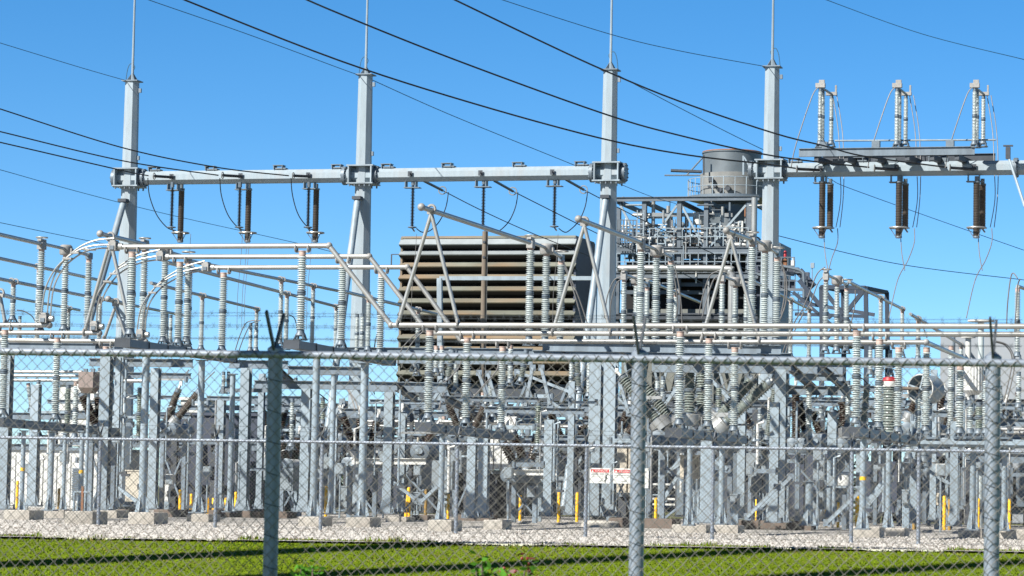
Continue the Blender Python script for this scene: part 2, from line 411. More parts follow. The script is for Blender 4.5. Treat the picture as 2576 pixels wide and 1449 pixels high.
def put_ins(base, top, kind, name, label, cat, group, extra=None):
    base, top = V(base), V(top); d = top - base; h = d.length; hb = max(.3, round(h * 5) / 5)
    q = d.to_track_quat('Z', 'Y') if d.normalized().dot(Z) < .9999 else Matrix.Rotation(-ROT, 3, 'Z').to_quaternion()
    o = bpy.data.objects.new(name, None); COL.objects.link(o); o.empty_display_size = .2
    o.location = base; o.rotation_mode = 'QUATERNION'; o.rotation_quaternion = q; o.scale = (1, 1, h / hb)
    MATS[o.name] = Matrix.Translation(base) @ q.to_matrix().to_4x4() @ Matrix.Diagonal((1, 1, h / hb, 1))
    setprops(o, label, cat, group)
    for n_, me in proto(kind, hb):
        ch = bpy.data.objects.new(n_, me); COL.objects.link(ch); ch.parent = o
    return o
def ins(x, yt, yb, q, kind, tmpl, group, clamp=None, xb=None):
    """post insulator: top pixel (x, yt), bottom pixel row yb, in row q"""
    top = pt(x, yt, q)
    if xb is None:
        zb = pt(x, yb, q).z; base = V((top.x, top.y, zb))
    else: base = pt(xb, yb, q)
    o = put_ins(base, top, kind, 'post_insulator', None, 'insulator', group)
    fam(o, tmpl, x)
    if clamp:
        cdir = C if clamp == 'c' else R
        for s in (-1, 1):
            b = MB(); p = top + cdir * (s * .17)
            b.torus(p + Z * .065, .09, .026, cdir, 14, 6); b.bar(top + cdir * s * .04 - Z * .02, p - Z * .02, .05, .05)
            part('bus_clamp', b, ALUB, o)
    return o

# ------------------------------------------------------------------ generic steel
def hcol(x, yt, q, wpx, tmpl, group=None, M=None, zb=.22, base=True, box=False):
    top = pt(x, yt, q); w = wpx / ppm(q); d = w * .95
    p = V((top.x, top.y, zb)); t = thing('steel_column', None, 'steel column', p, group); fam(t, tmpl, x)
    b = MB(); L = top.z - zb
    if box: b.box(p + Z * L / 2, w, d, L)
    else:
        tk = .028
        for s in (-1, 1): b.box(p + Z * L / 2 + R * (s * (d / 2 - tk / 2)), w, tk, L)
        b.box(p + Z * L / 2, tk, d - 2 * tk, L)
    part('shaft', b, M or GALV, t)
    if base:
        part('base_plate', MB().box(p + Z * .02, w * 1.9, d * 1.9, .04), GALV2, t)
        for s in (-1, 1):
            g = MB(); e = p + C * (s * w / 2) + Z * .04 - R * (d * .35)
            g.prism([e, e + C * (s * w * .4), e + Z * .42], R * .02)
            part('gusset', g, GALV, t)
        for sx in (-1, 1):
            for sy in (-1, 1): part('anchor_bolt', MB().lathe([(.03, .0), (.03, .11)], p + C * sx * w * .8 + R * sy * d * .8 + Z * .04, n=6), GALV2, t)
    for k in (.36, .62):
        if L > 2.5 and not box: part('stiffener', MB().box(p + Z * (L * k * .45), w * 1.02, d * .9, .03), GALV2, t)
    return t
def pipecol(x, yt, q, wpx, tmpl, group=None, zb=.2, band=None):
    top = pt(x, yt, q); r_ = wpx / ppm(q) / 2; p = V((top.x, top.y, zb)); L = top.z - zb
    t = thing('pipe_post', None, 'pipe post', p, group); fam(t, tmpl, x)
    part('shaft', MB().lathe([(r_, 0), (r_, L)], p, n=18), GALV, t)
    part('base_plate', MB().box(p + Z * .018, r_ * 4.6, r_ * 4.6, .036), GALV2, t)
    part('top_plate', MB().box(p + Z * (L + .012), r_ * 3, r_ * 3, .024), GALV2, t)
    for a in (C, -C, -R):
        e = p + a * r_ * .97 + Z * .036; side = a.cross(Z) * .02
        part('gusset', MB().prism([e, e + a * r_ * 1.1, e + Z * .48], side), GALV, t)
    if band: part('yellow_band', MB().lathe([(r_ * 1.03, 0), (r_ * 1.03, .09)], V((p.x, p.y, pt(x, band, q).z)), n=18), YEL, t)
    return t
def beam(x0, y0, x1, y1, q0, q1, h, w, tmpl, M=None, group='steel beams of the switch frames', ends=True, ribs=0):
    a, b_ = pt(x0, y0, q0), pt(x1, y1, q1)
    t = thing('steel_beam', None, 'steel beam', a, group); fam(t, tmpl, (x0 + x1) / 2)
    part('web_and_flanges', MB().ibeam(a, b_, h, w, .022), M or GALV2, t, smooth=False)
    d = (b_ - a).normalized()
    if ribs:
        for i in range(ribs + 1):
            p = a.lerp(b_, i / ribs); side = d.cross(Z).normalized()
            part('stiffener', MB().box(p, w * .96, .02, h - .05, (side, d, Z)), M or GALV2, t, smooth=False)
    return t
def curve3(pts, q0, q1=None, n=28):
    q1 = q0 if q1 is None else q1; P = []; N = len(pts)
    qs = [q0 + (q1 - q0) * i / (N - 1) for i in range(N)]
    W = [pt(x, y, q) for (x, y), q in zip(pts, qs)]
    return smooth_path(W, n)
def smooth_path(W, n=28):
    P = []; N = len(W); per = max(2, n // (N - 1))
    for i in range(N - 1):
        p0, p1, p2, p3 = W[max(i - 1, 0)], W[i], W[i + 1], W[min(i + 2, N - 1)]
        for k in range(per):
            t = k / per
            P.append(.5 * ((2 * p1) + (p2 - p0) * t + (2 * p0 - 5 * p1 + 4 * p2 - p3) * t * t + (3 * p1 - p0 - 3 * p2 + p3) * t ** 3))
    P.append(W[-1]); return P
def cable(pts, q0, q1, r_, M, name, label, cat, group=None, n=30):
    P = curve3(pts, q0, q1, n); return single(name, MB().tube(P, r_, 6), M, label, cat, P[0], group)

# ------------------------------------------------------------------ dead-end gantry: four poles, two crossbeams
QP = 104.7
AXO = rad(9)          # octagon faces turned a little
def steel_pole(top, bot_px, brace, label, beam_y):
    tp = pt(top[0], top[1], QP); p = V((tp.x, tp.y, 0)); t = thing('gantry_pole', label, 'steel pole', p, 'gantry poles with lightning rods')
    Hh = tp.z; rt, rb = .275, .43
    part('shaft', MB().lathe([(rb, 0), (rt, Hh)], p, n=8, ph=.28), POLE, t, smooth=False)
    part('base_flange', MB().lathe([(.75, .1), (.75, .16), (.48, .17), (.46, .4)], p, n=16), GALV2, t)
    cp = MB().box(tp + Z * .02, .66, .62, .04)
    part('cap_plate', cp, GALV2, t)
    for a in (0, 1, 2, 3):
        th = math.pi / 4 + a * math.pi / 2; d = C * math.cos(th) + R * math.sin(th)
        part('cap_gusset', MB().prism([tp + Z * .04 + d * .24, tp + Z * .04 + d * .04, tp + Z * .33 + d * .04], d.cross(Z) * .025), GALV2, t)
    rod = part('lightning_rod', MB().tube([tp + Z * .06, tp + Z * 2.2, tp + Z * 5.5], [.055, .045, .03], 8), GALV, t)
    s = -1 if top[0] < 1200 else 1
    lp = [tp + C * (s * .28) + Z * .05, tp + C * (s * .22) + Z * .5, tp + C * (s * .1) + Z * .72, tp + C * (-s * .08) + Z * .6, tp + Z * .4]
    part('bond_wire', MB().tube(smooth_path(lp, 16), .018, 5), WIREB, t)
    for zz in (Hh - .35, Hh * .82, Hh * .5):
        part('clip', MB().box(p + C * (rt + .06) + Z * zz, .10, .1, .16), GALV2, t)
    # node box around the beam
    bp = pt(top[0], beam_y, QP); zc = bp.z; rr = rt + (rb - rt) * (1 - zc / Hh)
    for dz in (-.34, .34): part('node_plate', MB().box(p + Z * (zc + dz), 1.06, 1.0, .05), GALV, t)
    for s in (-1, 1): part('node_plate', MB().box(p + C * (s * .45) + Z * zc, .05, .98, .62), GALV, t)
    for i in range(5):
        for j in (-1, 1): part('bolt', MB().lathe([(.035, -.06), (.035, .06)], p + C * (-.4 + .2 * i) + R * (j * .44) - Z * (-zc + .40), n=6), GALV2, t)
    if brace:
        a, b_ = pt(brace[0], brace[1], QP - .5), pt(brace[2], brace[3], QP - brace[4])
        part('brace', MB().tube([a, b_], .13, 14), GALV, t)
        part('brace_bracket', MB().box(a + Z * .12, .34, .34, .12), DKST, t)
    return t
steel_pole((333, 206), 0, (310, 512, 205, 880, 4.5), 'octagonal grey gantry pole at the far left, topped by a thin lightning rod', 448)
steel_pole((920, 190), 0, (899, 506, 822, 1100, 5.5), 'octagonal grey gantry pole in the middle of the long left crossbeam', 441)
steel_pole((1536, 178), 0, (1523, 503, 1418, 1277, 6.0), 'octagonal grey gantry pole at the right end of the long crossbeam, beside the warning signs', 434)
steel_pole((1943, 170), 0, None, 'octagonal grey gantry pole in front of the stack, carrying the right crossbeam', 428)

def xbeam(nodes, zpx, label, brackets, hangers, flanges):
    a, b_ = pt(nodes[0][0], nodes[0][1], QP), pt(nodes[-1][0], nodes[-1][1], QP)
    mid = (a + b_) / 2; t = thing('gantry_crossbeam', label, 'crossbeam', a, 'gantry crossbeams')
    d = (b_ - a).normalized()
    part('beam_tube', MB().tube([a, b_], .275, 8), POLE, t, smooth=False)
    for fx in flanges:
        y = nodes[0][1] + (nodes[-1][1] - nodes[0][1]) * (fx - nodes[0][0]) / (nodes[-1][0] - nodes[0][0])
        p = pt(fx, y, QP); f = part('flange', MB().tube([p - d * .06, p - d * .01, p + d * .01, p + d * .06], .36, 20), GREYC, t)
        for k in range(12):
            th = k * math.pi / 6; e = d.cross(Z) * math.cos(th) + Z * math.sin(th); part('bolt', MB().tube([p + e * .32 - d * .09, p + e * .32 + d * .09], .025, 6), GALV2, f, top=t)
    for bx in brackets:
        y = nodes[0][1] + (nodes[-1][1] - nodes[0][1]) * (bx - nodes[0][0]) / (nodes[-1][0] - nodes[0][0])
        p = pt(bx, y, QP) + Z * .27; g = MB()
        for s in (-1, 1): g.box(p + C * (s * .17) + Z * .07, .03, .34, .14)
        g.box(p + Z * .15, .42, .36, .025); g.box(p + Z * .03 + C * .1, .42, .3, .05)
        part('top_bracket', g, GREYC, t)
    for hx in hangers:
        y = nodes[0][1] + (nodes[-1][1] - nodes[0][1]) * (hx - nodes[0][0]) / (nodes[-1][0] - nodes[0][0])
        p = pt(hx, y, QP) - Z * .27; g = MB()
        for s in (-1, 1): g.box(p + C * (s * .2) - Z * .1, .03, .3, .24)
        g.box(p - Z * .22 + C * .05, .62, .34, .03)
        part('hanger', g, GREYC, t)
        e = p + Z * .28 - R * .28 + C * .04
        part('eye_plate', MB().prism([e, e - R * .2 + Z * .05, e - R * .2 - Z * .05], C * .04).box(e - R * .05, .16, .03, .2), DKST, t)
    return t
xbeam([(288, 449), (1572, 434)], 0, 'long octagonal grey crossbeam carried by the three left gantry poles', [387, 530, 702, 848, 973, 1125, 1303, 1460],
      [437, 610, 780, 1035, 1212, 1392], [290, 362, 868, 948, 1490, 1571])
xbeam([(1888, 429), (2640, 421)], 0, 'octagonal grey crossbeam at right under the insulator rack, striped by its shadows', [1997, 2160, 2350], [2065, 2256, 2450], [1890, 1974, 2556])

# hanging dark strings with rings
def string(xt, yt, yb, kind, ring, dq, tmpl, x0=0):
    a, b_ = pt(xt, yt, QP + dq), pt(xt, yb, QP + dq); b_ = V((a.x, a.y, b_.z))
    o = put_ins(a, b_, kind, 'hanging_insulator', None, 'insulator', 'dark insulators hanging from the crossbeams'); fam(o, tmpl, xt)
    part('top_clevis', MB().tube([a + Z * .18, a - Z * .02], .075, 8), GREYC, o)
    if ring == 1:
        part('end_disc', MB().lathe([(.04, -.06), (.17, -.03), (.17, 0), (.04, .02)], b_ + Z * .02, n=16), GREYC, o)
        part('link', MB().tube([b_ - Z * .02, b_ + C * .1 - Z * .16], .03, 6), LEAD, o)
    else:
        zr = b_ + Z * .36; part('corona_ring', MB().torus(zr, .33, .03, Z, 26, 8), ALU, o)
        for k in range(3):
            th = 1 + k * 2.09; e = V((math.cos(th), math.sin(th), 0)); part('ring_stay', MB().tube([zr + e * .32, b_ + e * .08], .014, 5), LEAD, o)
        part('end_fitting', MB().lathe([(.10, 0), (.10, .1), (.07, .18), (.12, .22)], b_ - Z * .02, n=12), SILV, o)
    return o
for x in (434, 604, 777): string(x, 470, 572, 'hang', 1, -.6, 'slim black ribbed string hanging under the left crossbeam, {o}')
for x in (457, 626, 796): string(x, 474, 609, 'hangb', 2, .8, 'thick dark brown string with a corona ring under the left crossbeam, {o}')
for x, y0, y1 in ((1039, 465, 572), (1217, 462, 570), (1396, 461, 570)): string(x, y0, y1, 'hang', 1, 0, 'slim black string hanging below the middle span above the louvred house, {o}')
for x in (2069, 2262, 2457): string(x, 456, 598, 'hangb', 2, -.3, 'thick brown string with a wide corona ring under the right crossbeam, {o}')
for x in (2089, 2278, 2472): string(x, 462, 574, 'hangb', 1, 1.2, 'darker second string behind the ringed ones under the right crossbeam, {o}')

# ------------------------------------------------------------------ overhead wires
def wire(pts, q0, q1, r_, label, M=WIRE, group='overhead conductors'):
    return cable(pts, q0, q1, r_, M, 'overhead_wire', label, 'wire', group, 44)
wire([(400, -28), (465, 0), (853, 152), (1180, 257), (1508, 347), (1730, 390), (1930, 413), (2004, 424)], 74, 104, .028, 'heavy black conductor from top left down to the near end of crossbeam at right')
wire([(720, -24), (853, 34), (1136, 147), (1510, 283), (1707, 340), (1950, 393), (2186, 421)], 74, 104, .028, 'middle heavy black conductor slanting down to the centre of the right crossbeam')
wire([(1080, -30), (1145, 0), (1353, 100), (1520, 177), (1707, 254), (1947, 335), (2074, 367), (2174, 393), (2382, 421)], 74, 104, .028, 'heavy black conductor passing just above the third pole top to the right crossbeam')
wire([(-60, 256), (0, 274), (306, 371), (546, 421), (726, 442)], 88, 104, .024, 'dark conductor from the left edge, uppermost of the three ending on the left crossbeam')
wire([(-60, 318), (0, 331), (306, 404), (549, 441)], 88, 104, .024, 'dark conductor from the left edge, middle of the three ending on the left crossbeam')
wire([(-60, 346), (0, 358), (299, 427), (373, 442)], 88, 104, .024, 'dark conductor from the left edge, lowest of the three ending on the left crossbeam')
GW = 'thin guard wires'
wire([(320, -22), (375, 0), (620, 85), (858, 173), (903, 189)], 80, 104.5, .014, 'thin blue guard wire from the top edge to the second pole top', WIREB, GW)
wire([(936, 201), (1136, 290), (1446, 416), (1552, 460), (1640, 495), (1700, 512)], 105, 160, .017, 'thin blue guard wire running down behind the long crossbeam towards the stack frame', WIREB, GW)
wire([(-60, 90), (0, 108), (200, 169), (318, 203)], 88, 104.5, .013, 'thin blue guard wire from the left edge to the first pole top', WIREB, GW)
wire([(1200, -24), (1265, 0), (1535, 86), (1710, 128), (1912, 165), (1934, 170)], 80, 104.5, .013, 'thin dark wire from the top edge to the fourth pole top', WIREB, GW)
wire([(2020, -26), (2080, 0), (2322, 86), (2565, 147), (2640, 165)], 90, 100, .013, 'thin wire crossing the sky in the top right corner', WIREB, GW)
wire([(1556, 190), (1711, 272), (1906, 370), (2080, 447), (2160, 482), (2566, 626), (2640, 650)], 105, 150, .017, 'thin blue wire from the third pole top passing behind the right crossbeam', WIREB, GW)
wire([(1949, 591), (2254, 663), (2566, 703), (2640, 712)], 110, 130, .016, 'thin blue wire sagging right of the fourth pole low in the sky', WIREB, GW)
wire([(-50, 416), (0, 427), (200, 483), (430, 541), (740, 610), (905, 652)], 112, 125, .015, 'thin blue wire sagging behind the left gantry pole', WIREB, GW)
wire([(-50, 549), (0, 560), (260, 613), (420, 640)], 112, 125, .015, 'lowest thin blue wire at the left edge behind the tubes', WIREB, GW)
for i, (a, b_, c_) in enumerate((((1066, 455), (1113, 479), [(1113, 479), (1213, 530), (1330, 583), (1486, 646), (1640, 712)]),
                                 ((1244, 455), (1290, 481), [(1290, 481), (1453, 563), (1560, 615), (1700, 680), (1830, 742)]),
                                 ((1424, 452), (1468, 477), [(1468, 477), (1552, 521), (1690, 590), (1836, 658), (1990, 735), (2080, 780)]))):
    w_ = ('left', 'middle', 'right')[i]
    p0, p1 = pt(*a, QP + .4), pt(*b_, QP + 4)
    t = thing('strain_insulator', f'black strain insulator sloping down from the long crossbeam, {w_} of three', 'insulator', p0, 'strain insulators')
    part('rod', MB().tube([p0, p1], .05, 8), POLY, t)
    part('ring', MB().torus(p1, .15, .022, (p1 - p0).normalized(), 18, 6), ALU, t)
    wire(c_, QP + 4, 150, .022, f'dark conductor running down behind the tubes from the {w_} strain insulator')
for i, (a, b_) in enumerate((((388, 443), (434, 446)), ((560, 441), (608, 444)), ((738, 442), (780, 444)), ((2005, 425), (2060, 428)), ((2200, 423), (2258, 427)), ((2390, 422), (2450, 426)))):
    p0, p1 = pt(*a, QP - 1.2), pt(*b_, QP - .4)
    t = thing('strain_insulator', None, 'insulator', p0, 'strain insulators'); fam(t, 'short black dead-end insulator lying along the front of a crossbeam, {o}', a[0])
    part('rod', MB().tube([p0, p1], .055, 8), POLY, t)
    part('ring', MB().torus(p0, .12, .02, C, 18, 6), ALU, t)
def lead(pts, q0, q1, r_, tmpl, M=LEAD, group='curved jumper leads'):
    o = cable(pts, q0, q1, r_, M, 'jumper_lead', None, 'jumper lead', group, 26); fam(o, tmpl, pts[0][0]); return o
for dx in (0, 181, 360):
    lead([(372 + dx * 1.0, 448), (376 + dx, 492), (394 + dx * .99, 540), (420 + dx * .985, 572), (442 + dx * .975, 580)], QP - 1, QP, .02, 'dark loop of cable from the left crossbeam down to a string end, {o}', WIRE)
for k, (a, b_) in enumerate(((1128, 1048), (1303, 1226), (1478, 1406))):
    lead([(a, 484), (a - 6, 520), (a - 22, 556), (a - 46, 580), (b_ + 14, 584), (b_, 575)], QP + 3, QP, .02, 'dark loop of cable below the middle span under a ringed conductor, {o}', WIRE)
for x in (2069, 2262, 2457):
    lead([(x + 4, 600), (x + 7, 640), (x + 14, 680)], QP, QP - 2, .018, 'grey lead dropping from a ringed string at right, inner, {o}')
    lead([(x + 38, 575), (x + 38, 610), (x + 22, 655), (x + 12 if x < 2200 else x - 4, 705), (x + 2 if x < 2200 else x - 26, 800)], QP, QP - 6, .018, 'grey lead dropping from a ringed string at right, outer, {o}')
    for s in (0, 10):
        lead([(x + 26 + s, 240), (x + 40 + s, 330), (x + 44 + s, 420), (x + 46 + s * .6, 500), (x + 34 + s, 572)], QP + 1, QP + .4, .017, 'dark paired lead from the rack top down past the right crossbeam, {o}')
for x in (480, 610, 628, 785, 1048, 1404, 622):
    lead([(x, 588), (x - 4, 650), (x - 12, 740), (x - 14, 830)], QP, QP + 1, .010, 'thin grey drop wire hanging from a string end, {o}')

# ------------------------------------------------------------------ insulator rack on the right crossbeam
def rack():
    a, b_ = pt(2010, 383, QP - 1.2), pt(2452, 380, QP - 1.2); a.z = b_.z = (a.z + b_.z) / 2
    t = thing('insulator_rack', 'grey steel rack of crossed beams standing on the right crossbeam', 'rack', a)
    part('front_rail', MB().ibeam(a, b_, .30, .14, .02), GALV2, t, smooth=False)
    c0, d0 = a + R * 2.2 + C * .5, b_ + R * 2.2 + C * .5
    part('rear_rail', MB().ibeam(c0, d0, .30, .14, .02), DKST, t, smooth=False)  # rear and cross members coloured dark as the rack's shaded underside
    L = (b_ - a).length
    for k in (.10, .27, .44, .62, .76, .90):
        p = a + (b_ - a) * k - Z * .02
        part('cross_member', MB().bar(p - Z * .2, p + R * 2.2 + C * .3 - Z * .2, .16, .2), DKST, t)
    for k in (.2, .5, .8):
        p = a + (b_ - a) * k; part('rack_leg', MB().bar(p + R * 1.2 - Z * .12, p + R * 1.2 - Z * .42, .4, .3), GREYC, t)
    for k in (.14, .44, .86):
        p = a + (b_ - a) * k + Z * .15; part('pedestal', MB().box(p + Z * .12 + R * .1, .28, .3, .24), GREYC, t)
    e = pt(2100, 354, QP - .6); f = pt(2505, 352, QP - .6)
    part('drive_rod', MB().tube([e, f], .035, 8), GALV, t)
    g = pt(2536, 385, QP - .9); part('gear_box', MB().box(g, .16, .2, .42).box(g + Z * .26, .34, .14, .05), DKST, t)
    part('operating_pipe', MB().tube([g - Z * .1, pt(2578, 520, QP - 1.5)], .05, 8), GALV, t)
rack()
for x, dx in ((2064, 0), (2257, 0), (2452, 0)):
    for k, (xx, y0, y1, dq) in enumerate(((x, 222, 372, -1.1), (x + 6, 226, 372, -.7), (x + (28 if x < 2100 else 22), 240, 370, 1.0))):
        w_ = ('front white', 'close second white', 'rear shorter white')[k]
        o = ins(xx, y0, y1, QP + dq, 'slim', w_ + ' insulator of a pair on the right rack, {o}', 'white insulators on the rack')
    p, q_ = pt(x, 222, QP - 1.1), pt(x + (28 if x < 2100 else 22), 240, QP + 1)
    t = thing('bridging_switch', None, 'switch blade', p, 'switch blades on the rack'); fam(t, 'grey switch arm joining insulator tops on the right rack, {o}', x)
    part('arm', MB().tube([p + Z * .05, q_ + Z * .05], .045, 8), GALV, t)
    part('contact_jaw', MB().box(p + Z * .1, .34, .2, .16).box(p + Z * .24 + C * .05, .2, .1, .12), ALUB, t)
    part('contact_jaw', MB().box(q_ + Z * .06, .4, .16, .12).box(q_ + Z * .2 + C * .16, .06, .1, .34), ALUB, t)
    lead([(x - 6, 220), (x - 20, 240), (x - 48, 320), (x - 66, 380), (x - 74, 422)], QP - 1.2, QP - 1, .022, 'grey lead curving from the rack top down to the right crossbeam, {o}')

# ------------------------------------------------------------------ near tube buses, three phases
Q1, Q2, Q3 = 69.5, 73.4, 77.3
def bus(pts, qs, r_, label, balls=(), name='tube_bus', group='tube buses', M=ALU):
    W = [pt(x, y, q) for (x, y), q in zip(pts, qs)]
    t = thing(name, label, 'tube bus', W[0], group)
    part('tube', MB().tube(W, r_, 14) if len(W) == 2 else segs(W, r_), M, t)
    for i in balls: part('end_ball', MB().ball(W[i], r_ * 1.35), ALUB, t)
    return t
def segs(W, r_):
    b = MB()
    for i in range(len(W) - 1): b.tube([W[i], W[i + 1]], r_, 14)
    return b
bus([(292, 621), (828, 618), (984, 818), (2620, 821)], [Q1] * 4, .066, 'nearest long aluminium tube, stepping down from the high left to the top low line', (1, 2))
bus([(408, 646), (929, 645), (1078, 838), (2620, 841)], [Q2] * 4, .066, 'middle long aluminium tube stepping down left of the louvred house', (1,))
bus([(524, 673), (1024, 672), (1160, 858), (2330, 861)], [Q3] * 4, .066, 'farthest of the three long aluminium tubes, ending in an elbow at right', (1, 3))
bus([(2330, 861), (2432, 905)], [Q3, Q3 + 13], .066, 'short tube receding from the elbow at the right end of the lowest long tube')
bus([(-60, 818), (124, 818)], [Q1] * 2, .066, 'short tube stub at the left edge, uppermost of three', (1,))
bus([(-60, 836), (250, 838)], [Q2] * 2, .066, 'tube stub at the left edge, middle of three', (1,))
bus([(-60, 855), (366, 859)], [Q3] * 2, .066, 'tube stub at the left edge, lowest and longest of three', (1,))
for i, (x, y, q) in enumerate(((287, 620, Q1), (406, 646, Q2), (520, 673, Q3), (113, 802, Q1), (240, 822, Q2), (355, 842, Q3))):
    p = pt(x, y, q); t = thing('terminal_block', None, 'terminal block', p, 'cast terminal blocks'); fam(t, 'square cast terminal block at a cable arch end, {o}', x)
    part('housing', MB().box(p, .2, .3, .22).box(p + Z * .13, .14, .24, .05), ALUB, t)
    part('contact_pads', MB().box(p - R * .16 - Z * .04, .12, .03, .1), GREYC, t)
    part('socket', MB().tube([p - C * .06, p + C * .24], .085, 12), ALU, t)
for k, (pp, q, w_) in enumerate((([(285, 612), (240, 614), (195, 630), (150, 668), (122, 722), (112, 795)], Q1, 'left'),
                              ([(400, 640), (347, 651), (293, 680), (256, 728), (241, 770), (237, 812)], Q2, 'middle'),
                              ([(513, 668), (460, 681), (403, 713), (370, 752), (357, 790), (352, 834)], Q3, 'right'))):
    P0 = curve3(pp, q); t = thing('cable_arch', f'triple flexible cable arch curving down at left, {w_} of three', 'cable arch', P0[0], 'flexible cable arches')
    for (dc, dz, dr) in ((-.10, -.02, 0), (.05, .06, .05), (.13, -.06, .1)):
        P = [p + C * (dc * (i / len(P0))) + R * dr + Z * (dz * (1 - i / len(P0)) * 2.2) for i, p in enumerate(P0)]
        part('conductor', MB().tube(P, .022, 7), ALU, t)
    for u in (.45, .5): p = P0[int(len(P0) * u)]; part('spacer', MB().box(p + C * .04, .24, .12, .05), ALUB, t)

# A-frames rising from the low tubes and their receding tubes on tall insulators
def aframe(apex, legs, q, tip, ends, ql, label, cut=None):
    a = pt(*apex, q); t = thing('bus_riser', 'two-legged aluminium A-frame ' + label, 'bus A-frame', a, 'A-frame risers')
    for l in legs: part('leg', MB().tube([a - Z * .05, pt(*l, q)], .052, 12), ALU, t)
    for l in legs: part('foot_clamp', MB().torus(pt(*l, q), .09, .03, C, 14, 6), ALUB, t)
    part('apex_clamp', MB().torus(a + Z * .06, .10, .035, R, 14, 6).box(a - Z * .02, .2, .1, .1), ALUB, t)
    tp = pt(*tip, q - .9); en = pt(*ends, ql)
    t2 = thing('tube_bus', 'sloping-looking receding aluminium tube on the A-frame ' + label, 'tube bus', tp, 'tube buses')
    part('tube', MB().tube([tp, en], .066, 14), ALU, t2); part('end_ball', MB().ball(tp, .10), ALUB, t2)
aframe((1085, 532), ((1001, 814), (1152, 812)), Q1, (1060, 521), (1332, 610), 79.4, 'in front of the louvred house')
aframe((1470, 562), ((1390, 836), (1536, 836)), Q2, (1455, 551), (1613, 611), 80, 'left of the third gantry pole')
aframe((1839, 594), ((1765, 854), (1910, 856)), Q3, (1827, 580), (1893, 604), 80.2, 'in front of the stack building')
aframe((278, 600), ((212, 836), (330, 836)), Q2, (252, 588), (362, 614), 79.5, 'beside the first gantry pole')
aframe((291, 765), ((262, 852), (318, 852)), Q3 + 6, (272, 752), (330, 770), 88, 'low behind the left tube stubs')
aframe((1, 742), ((-24, 815), (13, 812)), Q1 + 4, (-20, 735), (30, 748), 80, 'cut by the left edge')

def switch(tops, yb, kind, group_lab, lab, qs):
    """three tall insulators carrying a horizontal-break switch with corona rings"""
    for (x, y), q in zip(tops, qs): ins(x, y, yb, q, kind, lab + ', {o}', group_lab)
    P = [pt(x, y - 6, q) for (x, y), q in zip(tops, qs)]
    t = thing('disconnect_switch', None, 'switch head', P[0], 'switch heads on tall insulators'); fam(t, 'aluminium switch arm with corona ring on ' + lab.split(' on ', 1)[-1] + ', {o}', tops[0][0])
    part('arm', MB().tube([P[0] + Z * .04, P[1] + Z * .04, P[2] + Z * .02], .05, 10), ALU, t)
    part('gear_housing', MB().lathe([(.17, -.14), (.2, -.1), (.2, .12), (.15, .17)], P[1], n=14).box(P[1] + C * .12, .2, .16, .12), ALUB, t)
    part('hinge', MB().box(P[0] - Z * .02, .18, .3, .24).box(P[0] + Z * .14, .12, .4, .06), ALUB, t)
    part('jaw', MB().box(P[2], .14, .28, .2), GREYC, t)
    part('corona_ring', MB().torus(P[2] + Z * .2, .2, .022, Z, 20, 6), ALU, t)
    part('corona_ring', MB().torus(P[0] + Z * .22, .17, .02, Z, 20, 6), ALU, t)
    return P
G3 = 'tall white insulators carrying switches'
switch([(1335, 618), (1375, 634), (1412, 655)], 870, 'post', G3, 'tall white insulator on the platform in front of the louvred house', (80, 82, 84))
switch([(1613, 622), (1652, 638), (1688, 655)], 872, 'post', G3, 'tall white insulator on the platform right of the third pole', (80, 82, 84))
switch([(1893, 610), (1925, 626), (1955, 646)], 872, 'post', G3, 'tall white insulator on the platform beside the fourth pole', (80, 82, 84))
switch([(364, 624), (416, 640), (474, 656)], 868, 'post', G3, 'tall white insulator on the high left stand near the arches', (80, 82.5, 85))
switch([(105, 622), (166, 636), (224, 650)], 838, 'post', G3, 'tall white insulator on the far left near the first arch', (80, 82.5, 85))
G4 = 'mid-distance white insulators'
QA = (97, 99.5, 102)
switch([(1570, 700), (1601, 710), (1628, 722)], 880, 'mid', G4, 'mid-size insulator on the second platform right of the third pole', QA)
switch([(1817, 704), (1850, 716), (1878, 730)], 885, 'mid', G4, 'mid-size insulator on the second platform left of the fourth pole', QA)
switch([(2078, 700), (2106, 712), (2130, 724)], 890, 'mid', G4, 'mid-size insulator on the second platform right of the fourth pole', QA)
# receding farther tubes, each with its insulators
def rbus(p0, p1, q0, q1, label, sup, kind='mid', r_=.062):
    bus([p0, p1], [q0, q1], r_, label)
    for x, yb in sup:
        u = (x - p0[0]) / (p1[0] - p0[0]); y = p0[1] + u * (p1[1] - p0[1]); q = q0 * q1 / (q1 + u * (q0 - q1))
        ins(x, y + 4, yb, q, kind, 'white insulator under the ' + label.split(' tube', 1)[0] + ' tube, {o}', G4, 'r')
rbus((-40, 581), (104, 614), 74, 80, 'highest receding aluminium tube at the left edge', [])
rbus((-10, 648), (330, 722), 88, 112, 'second receding aluminium tube at the left edge', [(98, 870)])
rbus((-40, 694), (470, 795), 84, 125, 'third receding aluminium tube at the left edge', [(34, 812), (252, 890)])
rbus((-40, 735), (200, 780), 100, 125, 'thin lower receding aluminium tube at the left edge', [(173, 880)])
rbus((476, 656), (862, 734), 87, 118, 'upper receding left-centre aluminium tube', [(708, 872), (788, 884)])
rbus((420, 660), (850, 772), 84, 118, 'middle receding left-centre aluminium tube', [(478, 884), (722, 880), (846, 890)])
rbus((380, 712), (650, 778), 92, 122, 'lower receding left-centre aluminium tube', [(509, 885), (646, 894)])
rbus((860, 732), (1098, 790), 94, 116, 'receding aluminium tube in front of the louvred house', [(928, 888), (1052, 946)])
rbus((1628, 705), (1760, 760), 102, 122, 'receding aluminium tube below the silver duct', [(1652, 890), (1700, 895)])
rbus((1893, 706), (2038, 778), 100, 124, 'receding aluminium tube right of the fourth pole', [(1990, 905), (2036, 908)])
